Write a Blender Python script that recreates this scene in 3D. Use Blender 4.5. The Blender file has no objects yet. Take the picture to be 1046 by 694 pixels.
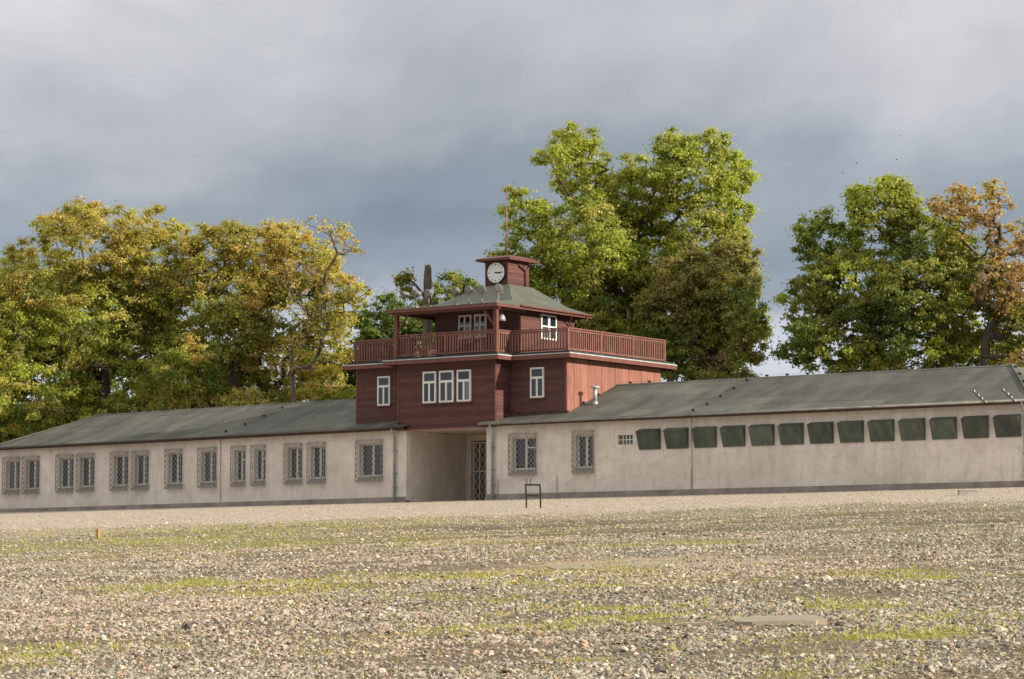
import bpy, math, random
import numpy as np
from mathutils import Vector, Matrix, noise as mnoise

random.seed(7); RNG = np.random.default_rng(11)
S = bpy.context.scene
COL = S.collection
rad = math.radians

# ------------------------------------------------------------------ camera
EYE = Vector((72.43, -99.55, -4.19))
FWD = Vector((-0.5813, 0.8137, 0.0)).normalized()      # level viewing direction
RGT = Vector((FWD.y, -FWD.x, 0.0))
PITCH = rad(5.048)
cam = bpy.data.cameras.new('camera'); cam.sensor_width = 36.0; cam.lens = 36.0 * 3000.0 / 1046.0
cam.clip_start = 0.5; cam.clip_end = 6000.0
cam_o = bpy.data.objects.new('camera', cam); COL.objects.link(cam_o)
cam_o.location = EYE
cam_o.rotation_euler = (FWD * math.cos(PITCH) + Vector((0, 0, math.sin(PITCH)))).to_track_quat('-Z', 'Y').to_euler()
S.camera = cam_o

# ------------------------------------------------------------------ sun and sky
SUN_EL, SUN_BACK = rad(20.0), rad(9.0)
SUN = Vector((math.cos(SUN_BACK) * math.cos(SUN_EL), math.sin(SUN_BACK) * math.cos(SUN_EL), math.sin(SUN_EL)))
sl = bpy.data.lights.new('sun', 'SUN'); sl.energy = 5.0; sl.angle = rad(0.6); sl.color = (1.0, 0.90, 0.76)
sun_o = bpy.data.objects.new('sun', sl); COL.objects.link(sun_o)
sun_o.rotation_euler = SUN.to_track_quat('Z', 'Y').to_euler(); sun_o.location = (60, 0, 60)

world = bpy.data.worlds.new('World'); S.world = world; world.use_nodes = True
nt = world.node_tree; nt.nodes.clear()
def N(t, typ, **kw):
    n = t.nodes.new(typ)
    for k, v in kw.items():
        if k in n.inputs: n.inputs[k].default_value = v
        else: setattr(n, k, v)
    return n
def ramp(t, stops, interp='LINEAR'):
    r = t.nodes.new('ShaderNodeValToRGB'); e = r.color_ramp.elements; r.color_ramp.interpolation = interp
    while len(e) < len(stops): e.new(0.5)
    for i, (p, c) in enumerate(stops):
        e[i].position = p; e[i].color = (*c, 1) if len(c) == 3 else c
    return r
def math_n(t, op, a=None, b=None):
    m = t.nodes.new('ShaderNodeMath'); m.operation = op
    for i, v in enumerate((a, b)):
        if v is None: continue
        if isinstance(v, (int, float)): m.inputs[i].default_value = v
        else: t.links.new(v, m.inputs[i])
    return m.outputs[0]
def mix_n(t, fac, a, b, blend='MIX'):
    m = t.nodes.new('ShaderNodeMix'); m.data_type = 'RGBA'; m.blend_type = blend
    for sock, v in ((m.inputs['Factor'], fac), (m.inputs['A'], a), (m.inputs['B'], b)):
        if isinstance(v, (int, float)): sock.default_value = v
        elif isinstance(v, tuple): sock.default_value = (*v, 1)
        else: t.links.new(v, sock)
    return m.outputs['Result']
sky = N(nt, 'ShaderNodeTexSky'); sky.sky_type = 'NISHITA'; sky.sun_disc = False
sky.sun_elevation = SUN_EL; sky.sun_rotation = math.atan2(SUN.x, SUN.y)
tc = N(nt, 'ShaderNodeTexCoord')
sep = N(nt, 'ShaderNodeSeparateXYZ'); nt.links.new(tc.outputs['Generated'], sep.inputs[0])
mp = N(nt, 'ShaderNodeMapping'); mp.inputs['Scale'].default_value = (1, 1, 2.1); mp.inputs['Location'].default_value = (7.27, 4.61, 4.55)
nt.links.new(tc.outputs['Generated'], mp.inputs[0])
n1 = N(nt, 'ShaderNodeTexNoise', Scale=6.5, Detail=8.0, Roughness=0.52); nt.links.new(mp.outputs[0], n1.inputs['Vector'])
n2 = N(nt, 'ShaderNodeTexNoise', Scale=2.2, Detail=3.0, Roughness=0.5); nt.links.new(mp.outputs[0], n2.inputs['Vector'])
w1 = math_n(nt, 'MULTIPLY', math_n(nt, 'SUBTRACT', n1.outputs[0], 0.5), 0.105)
w2 = math_n(nt, 'MULTIPLY', math_n(nt, 'SUBTRACT', n2.outputs[0], 0.5), 0.06)
el = math_n(nt, 'ADD', sep.outputs['Z'], math_n(nt, 'ADD', w1, w2))
cr = ramp(nt, [(0.0, (.52, .54, .60)), (.088, (.53, .555, .62)), (.113, (.27, .312, .375)), (.134, (.222, .270, .325)),
               (.150, (.27, .31, .365)), (.172, (.42, .43, .465)), (.205, (.50, .508, .535)), (.33, (.58, .59, .61)), (.7, (.86, .86, .86))], 'EASE')
nt.links.new(el, cr.inputs[0])
mp3 = N(nt, 'ShaderNodeMapping'); mp3.inputs['Scale'].default_value = (1, 1, 1.6); mp3.inputs['Location'].default_value = (2.12, 0.03, 3.34)
nt.links.new(tc.outputs['Generated'], mp3.inputs[0])
n3 = N(nt, 'ShaderNodeTexNoise', Scale=6.0, Detail=9.0, Roughness=0.60, Distortion=0.25); nt.links.new(mp3.outputs[0], n3.inputs['Vector'])
r3 = ramp(nt, [(.30, (.74, .77, .80)), (.50, (.98, .985, .985)), (.68, (1.24, 1.22, 1.19))]); nt.links.new(n3.outputs[0], r3.inputs[0])
tex = mix_n(nt, 1.0, cr.outputs[0], r3.outputs[0], 'MULTIPLY')
skyb = mix_n(nt, 1.0, sky.outputs[0], (.07, .07, .07), 'MULTIPLY')
full = mix_n(nt, 0.93, skyb, tex)
bg = N(nt, 'ShaderNodeBackground', Strength=1.0); nt.links.new(full, bg.inputs['Color'])
wo = N(nt, 'ShaderNodeOutputWorld'); nt.links.new(bg.outputs[0], wo.inputs['Surface'])

S.view_settings.view_transform = 'Standard'; S.view_settings.look = 'None'
S.view_settings.exposure = 0.3; S.view_settings.gamma = 1.0
S.render.engine = 'CYCLES'
S.render.resolution_x = 1024; S.render.resolution_y = 679

# ------------------------------------------------------------------ materials
def new_mat(name):
    m = bpy.data.materials.new(name); m.use_nodes = True
    t = m.node_tree; b = t.nodes['Principled BSDF']
    return m, t, b
def paint(name, col, rough=0.7, var=0.18, scale=3.0, rnd=0.0, bump=0.0, bscale=40.0, metallic=0.0, stretch=(1, 1, 1), spec=0.3, dirt=None):
    """procedural paint: noise-mottled colour, optional tone that differs from piece to piece, fine relief"""
    m, t, b = new_mat(name)
    g = N(t, 'ShaderNodeNewGeometry'); mpn = N(t, 'ShaderNodeMapping'); mpn.inputs['Scale'].default_value = stretch
    t.links.new(g.outputs['Position'], mpn.inputs[0])
    nz = N(t, 'ShaderNodeTexNoise', Scale=scale, Detail=6.0, Roughness=0.62); t.links.new(mpn.outputs[0], nz.inputs['Vector'])
    lo = tuple(c * (1 - var * 1.6) for c in col); hi = tuple(min(1, c * (1 + var * 1.6)) for c in col)
    r = ramp(t, [(.25, lo), (.75, hi)]); t.links.new(nz.outputs[0], r.inputs[0]); out = r.outputs[0]
    if dirt:
        nd = N(t, 'ShaderNodeTexNoise', Scale=dirt[1], Detail=7.0, Roughness=0.7); t.links.new(mpn.outputs[0], nd.inputs['Vector'])
        rd = ramp(t, [(.52, (0, 0, 0)), (.72, (1, 1, 1))]); t.links.new(nd.outputs[0], rd.inputs[0])
        out = mix_n(t, math_n(t, 'MULTIPLY', rd.outputs[0], dirt[2]), out, dirt[0])
    if rnd:
        oi = N(t, 'ShaderNodeObjectInfo')
        v = math_n(t, 'ADD', math_n(t, 'MULTIPLY', oi.outputs['Random'], rnd * 2), 1 - rnd)
        hs = N(t, 'ShaderNodeHueSaturation'); t.links.new(v, hs.inputs['Value']); t.links.new(out, hs.inputs['Color']); out = hs.outputs[0]
    t.links.new(out, b.inputs['Base Color'])
    b.inputs['Roughness'].default_value = rough; b.inputs['Metallic'].default_value = metallic
    b.inputs['Specular IOR Level'].default_value = spec
    if bump:
        nb = N(t, 'ShaderNodeTexNoise', Scale=bscale, Detail=5.0); t.links.new(mpn.outputs[0], nb.inputs['Vector'])
        bp = N(t, 'ShaderNodeBump', Strength=bump, Distance=0.02); t.links.new(nb.outputs[0], bp.inputs['Height'])
        t.links.new(bp.outputs[0], b.inputs['Normal'])
    return m
M = {}
def make_plaster():
    m, t, b = new_mat('plaster')
    tcn = N(t, 'ShaderNodeTexCoord'); g = N(t, 'ShaderNodeNewGeometry')
    n_a = N(t, 'ShaderNodeTexNoise', Scale=0.55, Detail=7.0, Roughness=0.6); t.links.new(g.outputs['Position'], n_a.inputs['Vector'])
    st = N(t, 'ShaderNodeMapping'); st.inputs['Scale'].default_value = (2.6, 2.6, 0.35); t.links.new(g.outputs['Position'], st.inputs[0])
    n_b = N(t, 'ShaderNodeTexNoise', Scale=1.6, Detail=6.0, Roughness=0.65); t.links.new(st.outputs[0], n_b.inputs['Vector'])
    r1 = ramp(t, [(.34, (.665, .585, .502)), (.7, (.85, .765, .675))]); t.links.new(n_a.outputs[0], r1.inputs[0])
    r2 = ramp(t, [(.50, (0, 0, 0)), (.78, (1, 1, 1))]); t.links.new(n_b.outputs[0], r2.inputs[0])
    c = mix_n(t, math_n(t, 'MULTIPLY', r2.outputs[0], 0.5), r1.outputs[0], (.47, .395, .31))
    # brick courses that telegraph through the thin render
    cm = N(t, 'ShaderNodeCombineXYZ'); sp = N(t, 'ShaderNodeSeparateXYZ'); t.links.new(g.outputs['Position'], sp.inputs[0])
    t.links.new(math_n(t, 'ADD', sp.outputs[0], sp.outputs[1]), cm.inputs[0]); t.links.new(sp.outputs[2], cm.inputs[1])
    br = N(t, 'ShaderNodeTexBrick', Scale=1.0); br.inputs['Brick Width'].default_value = 0.26; br.inputs['Row Height'].default_value = 0.085
    br.inputs['Mortar Size'].default_value = 0.010; br.inputs['Mortar Smooth'].default_value = 0.6
    t.links.new(cm.outputs[0], br.inputs['Vector'])
    c = mix_n(t, math_n(t, 'MULTIPLY', math_n(t, 'MULTIPLY', br.outputs['Fac'], n_a.outputs[0]), 0.62), c, (.44, .38, .31))
    n_c = N(t, 'ShaderNodeTexNoise', Scale=2.3, Detail=10.0, Roughness=0.72, Distortion=0.4); t.links.new(g.outputs['Position'], n_c.inputs['Vector'])
    r3_ = ramp(t, [(.32, (.86, .85, .84)), (.5, (1, 1, 1)), (.70, (1.09, 1.09, 1.08))]); t.links.new(n_c.outputs[0], r3_.inputs[0])
    c = mix_n(t, 1.0, c, r3_.outputs[0], 'MULTIPLY')
    n_d = N(t, 'ShaderNodeTexNoise', Scale=0.9, Detail=12.0, Roughness=0.6, Distortion=2.2); t.links.new(g.outputs['Position'], n_d.inputs['Vector'])
    r4_ = ramp(t, [(.490, (0, 0, 0)), (.499, (1, 1, 1)), (.508, (0, 0, 0))]); t.links.new(n_d.outputs[0], r4_.inputs[0])     # hairline cracks and patch edges
    c = mix_n(t, math_n(t, 'MULTIPLY', math_n(t, 'MULTIPLY', r4_.outputs[0], n_b.outputs[0]), 0.38), c, (.33, .28, .23))
    t.links.new(c, b.inputs['Base Color'])
    b.inputs['Roughness'].default_value = 0.9; b.inputs['Specular IOR Level'].default_value = 0.15
    nb = N(t, 'ShaderNodeTexNoise', Scale=14.0, Detail=6.0); t.links.new(g.outputs['Position'], nb.inputs['Vector'])
    h = math_n(t, 'SUBTRACT', nb.outputs[0], math_n(t, 'MULTIPLY', br.outputs['Fac'], 0.5))
    bp = N(t, 'ShaderNodeBump', Strength=0.35, Distance=0.02); t.links.new(h, bp.inputs['Height']); t.links.new(bp.outputs[0], b.inputs['Normal'])
    return m
M['plaster'] = make_plaster()
M['plinth'] = paint('plinth_render', (.29, .255, .22), .9, .25, 1.2, bump=.3, bscale=20)
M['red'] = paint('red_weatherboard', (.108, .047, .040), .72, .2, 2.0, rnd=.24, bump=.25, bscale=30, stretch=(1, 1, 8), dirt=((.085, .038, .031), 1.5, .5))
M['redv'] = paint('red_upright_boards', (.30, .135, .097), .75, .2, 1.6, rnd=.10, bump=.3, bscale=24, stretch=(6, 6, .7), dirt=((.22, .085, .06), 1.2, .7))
M['redtrim'] = paint('red_trim', (.152, .060, .046), .6, .14, 3.0, rnd=.10)
M['rail'] = paint('red_railing', (.195, .086, .066), .65, .2, 5.0, rnd=.16)
M['felt'] = paint('roofing_felt', (.112, .109, .089), .85, .30, .7, rnd=.16, bump=.35, bscale=30, stretch=(1.3, .5, .5), dirt=((.062, .064, .050), .9, .65))
M['felt_green'] = paint('green_roofing_felt', (.108, .116, .092), .85, .18, 1.2, bump=.3, bscale=30, dirt=((.09, .10, .08), .9, .5))
M['deck'] = paint('bitumen_deck', (.05, .05, .05), .9, .2, 2.0)
M['zinc'] = paint('zinc_sheet', (.40, .42, .42), .5, .2, 2.5, metallic=.3)
M['pipe'] = paint('weathered_downpipe', (.33, .37, .37), .55, .25, 2.0, metallic=.2)
M['edge'] = paint('pale_metal_edge', (.42, .43, .42), .5, .15, 3.0)
M['eave_edge'] = paint('felt_eave_edge', (.25, .235, .205), .8, .3, 2.0)
M['eavewood'] = paint('dark_eave_boards', (.075, .055, .045), .8, .2, 3.0)
M['white'] = paint('white_paint', (.74, .73, .70), .5, .08, 6.0)
M['offwhite'] = paint('weathered_white_paint', (.70, .70, .67), .55, .12, 6.0)
M['iron'] = paint('grey_ironwork', (.27, .25, .22), .6, .2, 8.0)
M['black'] = paint('black_metal', (.025, .024, .024), .5, .2, 8.0)
M['hood'] = paint('green_painted_sheet', (.092, .112, .085), .55, .28, 2.2, rnd=.26, stretch=(1.6, 1.6, .5), dirt=((.055, .07, .06), 2.0, .6))
M['inside'] = paint('dark_interior', (.03, .028, .026), .9, .2, 2.0)
M['concrete'] = paint('concrete', (.36, .33, .28), .9, .18, 3.0, bump=.4, bscale=18, dirt=((.24, .21, .16), 2.0, .6))
M['sandslab'] = paint('sandy_concrete', (.33, .28, .20), .95, .15, 3.0, bump=.4, bscale=18, dirt=((.30, .25, .17), 2.0, .6))
M['orange'] = paint('orange_peg_paint', (.48, .27, .07), .6, .2, 8.0)
M['lampgrey'] = paint('lamp_housing_paint', (.15, .15, .14), .5, .15, 5.0)
M['lampface'] = paint('lamp_glass', (.15, .15, .14), .2, .12, 6.0, spec=.6)
M['dial'] = paint('clock_dial_enamel', (.78, .78, .75), .35, .05, 3.0)
M['pole'] = paint('flagpole_paint', (.25, .125, .115), .5, .15, 3.0)
M['ceramic'] = paint('white_ceramic', (.8, .8, .78), .2, .05, 3.0)
def make_glass():
    m, t, b = new_mat('window_glass')
    oi = N(t, 'ShaderNodeObjectInfo'); r = ramp(t, [(0, (.012, .016, .022)), (.7, (.03, .038, .05)), (1, (.15, .16, .165))])
    t.links.new(oi.outputs['Random'], r.inputs[0]); t.links.new(r.outputs[0], b.inputs['Base Color'])
    g = N(t, 'ShaderNodeNewGeometry'); nz = N(t, 'ShaderNodeTexNoise', Scale=2.5, Detail=2.0); t.links.new(g.outputs['Position'], nz.inputs['Vector'])
    bp = N(t, 'ShaderNodeBump', Strength=0.12, Distance=0.02); t.links.new(nz.outputs[0], bp.inputs['Height']); t.links.new(bp.outputs[0], b.inputs['Normal'])
    b.inputs['Roughness'].default_value = 0.06; b.inputs['Specular IOR Level'].default_value = 0.7
    return m
M['glass'] = make_glass()

# ------------------------------------------------------------------ mesh helpers
class MB:
    def __init__(s): s.v = []; s.f = []
    def poly(s, pts):
        i = len(s.v); s.v += [tuple(p) for p in pts]; s.f.append(tuple(range(i, i + len(pts)))); return s
    def box(s, x0, x1, y0, y1, z0, z1):
        i = len(s.v)
        s.v += [(x0, y0, z0), (x1, y0, z0), (x1, y1, z0), (x0, y1, z0), (x0, y0, z1), (x1, y0, z1), (x1, y1, z1), (x0, y1, z1)]
        s.f += [tuple(i + k for k in q) for q in ((3, 2, 1, 0), (4, 5, 6, 7), (0, 1, 5, 4), (1, 2, 6, 5), (2, 3, 7, 6), (3, 0, 4, 7))]
        return s
    def hexa(s, p):                                   # 8 corners in box order
        i = len(s.v); s.v += [tuple(q) for q in p]
        s.f += [tuple(i + k for k in q) for q in ((3, 2, 1, 0), (4, 5, 6, 7), (0, 1, 5, 4), (1, 2, 6, 5), (2, 3, 7, 6), (3, 0, 4, 7))]
        return s
    def slab(s, quad, th):                            # polygon thickened downwards
        n = len(quad); i = len(s.v)
        s.v += [tuple(q) for q in quad] + [(q[0], q[1], q[2] - th) for q in quad]
        s.f.append(tuple(range(i, i + n))); s.f.append(tuple(range(i + 2 * n - 1, i + n - 1, -1)))
        for k in range(n): s.f.append((i + k, i + n + k, i + n + (k + 1) % n, i + (k + 1) % n))
        return s
    def bar(s, a, b, w, d, up=(0, 0, 1)):             # rectangular bar from a to b
        a, b = Vector(a), Vector(b); t = (b - a).normalized(); u = Vector(up)
        if abs(t.dot(u)) > .95: u = Vector((0, 1, 0))
        r = t.cross(u).normalized() * (w / 2); q = r.cross(t).normalized() * (d / 2)
        return s.hexa([a - r - q, a + r - q, b + r - q, b - r - q, a - r + q, a + r + q, b + r + q, b - r + q])
    def tube(s, pts, rs, n=8, cap=True):
        pts = [Vector(p) for p in pts]
        if isinstance(rs, (int, float)): rs = [rs] * len(pts)
        base = len(s.v)
        for k, p in enumerate(pts):
            t = (pts[min(k + 1, len(pts) - 1)] - pts[max(k - 1, 0)]).normalized()
            u = Vector((0, 0, 1)) if abs(t.z) < .9 else Vector((1, 0, 0))
            a = t.cross(u).normalized(); b = t.cross(a)
            for j in range(n):
                an = 2 * math.pi * j / n; q = p + (a * math.cos(an) + b * math.sin(an)) * rs[k]; s.v.append(tuple(q))
        for k in range(len(pts) - 1):
            for j in range(n):
                s.f.append((base + k * n + j, base + k * n + (j + 1) % n, base + (k + 1) * n + (j + 1) % n, base + (k + 1) * n + j))
        if cap:
            s.f.append(tuple(base + j for j in range(n - 1, -1, -1))); s.f.append(tuple(base + (len(pts) - 1) * n + j for j in range(n)))
        return s
ABS = {}
def empty(name, loc=(0, 0, 0), rz=0.0):
    o = bpy.data.objects.new(name, None); o.empty_display_size = .3; COL.objects.link(o); o.location = loc; o.rotation_euler.z = rz
    ABS[o] = Vector((0, 0, 0)); return o
def obj(name, mb, mat, parent=None, smooth=False):
    """links the shape as one mesh; coordinates are those of the parent's root frame"""
    me = bpy.data.meshes.new(name); c = Vector((0, 0, 0))
    lo = [min(v[k] for v in mb.v) for k in range(3)]; hi = [max(v[k] for v in mb.v) for k in range(3)]
    c = Vector(((lo[0] + hi[0]) / 2, (lo[1] + hi[1]) / 2, lo[2]))
    me.from_pydata([(v[0] - c.x, v[1] - c.y, v[2] - c.z) for v in mb.v], [], mb.f); me.update()
    if smooth:
        for p in me.polygons: p.use_smooth = True
    me.materials.append(M[mat] if isinstance(mat, str) else mat)
    o = bpy.data.objects.new(name, me); COL.objects.link(o)
    if parent is not None: o.parent = parent; o.location = c - ABS[parent]
    else: o.location = c
    ABS[o] = c
    return o
CUBES = {}
def piece(name, mat, parent, cen, size, rot=(0, 0, 0)):
    """a plain board, baluster or the like: shared unit block, own transform"""
    k = (name, mat)
    if k not in CUBES:
        mb = MB().box(-.5, .5, -.5, .5, -.5, .5); me = bpy.data.meshes.new(name); me.from_pydata(mb.v, [], mb.f); me.materials.append(M[mat]); CUBES[k] = me
    o = bpy.data.objects.new(name, CUBES[k]); COL.objects.link(o); o.parent = parent
    o.location = Vector(cen) - ABS[parent]; o.scale = size; o.rotation_euler = rot
    return o
def tag(o, label=None, cat=None, group=None, kind=None):
    if label: o['label'] = label
    if cat: o['category'] = cat
    if group: o['group'] = group
    if kind: o['kind'] = kind
    return o
def copy_tree(o, parent=None):
    c = o.copy(); COL.objects.link(c); c.parent = parent
    for ch in list(o.children): copy_tree(ch, c)
    return c

# ------------------------------------------------------------------ ground
SLOPE = (4.19 + 1.6) / 99.55
def ground_base(x, y):
    y = np.asarray(y, float)
    z = np.where(y > 0, 0.0, SLOPE * y) - .06 - .05 * np.clip((-np.asarray(x) - 5) / 25, 0, 1)
    return np.where(y < -200, SLOPE * -200 + (y + 200) * .01, z)
def vnoise(x, y, sc, seed=0):
    """smooth value noise on a lattice, vectorised"""
    r = np.random.default_rng(seed).random((256, 256))
    X = np.asarray(x) / sc; Y = np.asarray(y) / sc
    i = np.floor(X).astype(int); j = np.floor(Y).astype(int); fx = X - i; fy = Y - j
    fx = fx * fx * (3 - 2 * fx); fy = fy * fy * (3 - 2 * fy)
    g = lambda a, b: r[a % 256, b % 256]
    return (g(i, j) * (1 - fx) + g(i + 1, j) * fx) * (1 - fy) + (g(i, j + 1) * (1 - fx) + g(i + 1, j + 1) * fx) * fy
def fbm(x, y, sc, seed=0):
    return (vnoise(x, y, sc, seed) + .5 * vnoise(x, y, sc / 2.1, seed + 1) + .25 * vnoise(x, y, sc / 4.3, seed + 2)) / 1.75
def ground_z(x, y):
    return ground_base(x, y) + (fbm(x, y, 2.6, 5) - .5) * .15 * np.clip(-np.asarray(y) / 25, 0, 1) + (vnoise(x, y, .62, 9) - .5) * .05 * np.clip(-np.asarray(y) / 25, 0, 1)
# patches on the square, in metres: right of / ahead of the middle of the north edge of the square
FX, FY, RX, RY = FWD.x, FWD.y, RGT.x, RGT.y
def uv(x, y):
    dx = np.asarray(x) - EYE.x; dy = np.asarray(y) - EYE.y
    return dx * RX + dy * RY, dx * FX + dy * FY
def blob(x, y, lst):
    """soft union of irregular oval patches (u, d, ru, rd)"""
    u, d = uv(x, y); n = (fbm(x, y, 2.6, 21) - .5) * 1.7 + (fbm(x, y, .8, 31) - .5) * 1.2 + (vnoise(x, y, .22, 33) - .5) * .7
    out = np.zeros_like(u)
    for cu, cd, ru, rd in lst:
        q = 1.22 - np.sqrt(((u - cu) / ru) ** 2 + ((d - cd) / rd) ** 2) + n
        out = np.maximum(out, np.clip(q / .85, 0, 1))
    return out
MOSS = [(u_, d_, a_ * 1.1, b_ * 1.45) for u_, d_, a_, b_ in [(-9.0, 71, 4.5, 6), (-4.2, 62.5, 3.6, 3.2), (-1.7, 61, 2.4, 3), (-2.7, 41.8, 1.9, 2.4), (-.6, 42, 1.4, 2.0), (-4.8, 43, 1.2, 2.6),
        (.2, 29.3, 1.1, .9), (1.0, 43.5, 1.2, 2.0), (4.4, 28.0, .9, .9), (2.9, 25.8, 1.0, .5), (5.0, 37, 1.0, 1.6), (-4.4, 27, .5, 1.1),
        (3.9, 32.5, .8, 1.0), (-11, 66, 3, 3.5), (2.2, 54, 2.0, .9), (8.3, 56, 1.2, .8), (-7, 80, 6, 4), (1.5, 38, .6, .7), (.6, 24.3, .35, .3), (6.4, 30, .5, .6)]]
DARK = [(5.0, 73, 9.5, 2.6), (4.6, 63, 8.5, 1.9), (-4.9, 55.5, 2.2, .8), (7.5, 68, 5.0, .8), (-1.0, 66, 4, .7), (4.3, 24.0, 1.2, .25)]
SAND = [(2.6, 46.3, 2.3, 2.0), (4.4, 45.5, 1.2, .9), (2.4, 27.9, .7, .25)]
def moss_mask(x, y):
    """moss: the drawn patches broken up, and a thin speckle of it over the left and middle of the square"""
    u, d = uv(x, y); br = np.clip(fbm(x, y, .9, 51) * 3.4 - 1.15, 0, 1)
    thin = np.clip((fbm(x, y, 2.4, 53) - .50) * 5, 0, 1) * np.clip(fbm(x, y, .5, 57) * 3 - 1.3, 0, 1) * np.where(u < 1.5, .8, .45)
    return np.maximum(blob(x, y, MOSS) * (.25 + .75 * br), thin)
def road_mask(x, y):
    u, d = uv(x, y); edge = 81 - 2.0 * ((u) / 10) ** 2 - u * .12 + (fbm(x, y, 5, 41) - .5) * 16
    return np.clip((d - edge) / 11, 0, 1)

def build_ground():
    def axis(lo, hi, st, far):
        a = list(np.arange(lo, hi + .01, st)); o = []; q = st * 2; p = hi
        while p < far: q = min(q * 1.6, 250); p += q; o.append(p)
        i = []; q = st * 2; p = lo
        while p > -far: q = min(q * 1.6, 250); p -= q; i.append(p)
        return np.array(i[::-1] + a + o)
    xs = axis(-45, 74, .30, 1800); ys = axis(-92, 0.0, .30, 1800)
    X, Y = np.meshgrid(xs, ys); Z = ground_z(X, Y)
    nx, ny = len(xs), len(ys)
    V = np.stack([X, Y, Z], -1).reshape(-1, 3)
    i = np.arange(nx * ny).reshape(ny, nx)
    Fq = np.stack([i[:-1, :-1], i[:-1, 1:], i[1:, 1:], i[1:, :-1]], -1).reshape(-1, 4)
    me = bpy.data.meshes.new('ground'); me.vertices.add(len(V)); me.vertices.foreach_set('co', V.astype('f').ravel())
    me.loops.add(Fq.size); me.loops.foreach_set('vertex_index', Fq.astype('i').ravel())
    me.polygons.add(len(Fq)); me.polygons.foreach_set('loop_start', np.arange(0, Fq.size, 4, dtype='i')); me.polygons.foreach_set('loop_total', np.full(len(Fq), 4, 'i'))
    me.update(); me.validate()
    x, y = V[:, 0], V[:, 1]
    base = np.array([.205, .170, .122])[None] * (0.8 + .4 * fbm(x, y, 4, 3))[:, None]
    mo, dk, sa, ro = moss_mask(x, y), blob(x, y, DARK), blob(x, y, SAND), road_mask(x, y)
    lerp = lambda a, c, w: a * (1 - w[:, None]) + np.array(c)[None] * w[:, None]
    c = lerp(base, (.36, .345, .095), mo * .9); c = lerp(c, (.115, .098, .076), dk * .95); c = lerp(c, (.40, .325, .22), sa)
    u_, d_ = uv(x, y); c = lerp(c, (.235, .215, .115), np.clip((d_ - 48) / 12, 0, 1) * np.clip(fbm(x, y, 5, 15) * 2 - .4, 0, 1) * .8); c = lerp(c, (.455, .39, .315), ro)
    grass = np.clip((y - 9) / 6, 0, 1); c = lerp(c, (.07, .085, .03), grass)
    ca = me.color_attributes.new('tone', 'FLOAT_COLOR', 'POINT')
    ca.data.foreach_set('color', np.concatenate([c, np.ones((len(c), 1))], 1).astype('f').ravel())
    m, t, b = new_mat('ground_soil')
    at = N(t, 'ShaderNodeAttribute'); at.attribute_name = 'tone'
    g = N(t, 'ShaderNodeNewGeometry')
    vo = N(t, 'ShaderNodeTexVoronoi', Scale=22.0); t.links.new(g.outputs['Position'], vo.inputs['Vector'])
    nz = N(t, 'ShaderNodeTexNoise', Scale=7.0, Detail=9.0, Roughness=.75); t.links.new(g.outputs['Position'], nz.inputs['Vector'])
    r = ramp(t, [(.28, (.45, .45, .45)), (.72, (1.5, 1.48, 1.44))]); t.links.new(nz.outputs[0], r.inputs[0])
    col = mix_n(t, 1.0, at.outputs['Color'], r.outputs[0], 'MULTIPLY')
    bw = N(t, 'ShaderNodeRGBToBW'); t.links.new(vo.outputs['Color'], bw.inputs[0])
    r2 = ramp(t, [(.1, (.62, .60, .58)), (.9, (1.38, 1.36, 1.32))]); t.links.new(bw.outputs[0], r2.inputs[0])
    col = mix_n(t, 1.0, col, r2.outputs[0], 'MULTIPLY')
    t.links.new(col, b.inputs['Base Color']); b.inputs['Roughness'].default_value = .95; b.inputs['Specular IOR Level'].default_value = .1
    hh = math_n(t, 'ADD', math_n(t, 'MULTIPLY', vo.outputs['Distance'], -.6), nz.outputs[0])
    bp = N(t, 'ShaderNodeBump', Strength=.9, Distance=.03); t.links.new(hh, bp.inputs['Height']); t.links.new(bp.outputs[0], b.inputs['Normal'])
    me.materials.append(m)
    o = bpy.data.objects.new('ground', me); COL.objects.link(o); tag(o, 'pale sloping gravel square in front of the long building', kind='structure')
build_ground()

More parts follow.
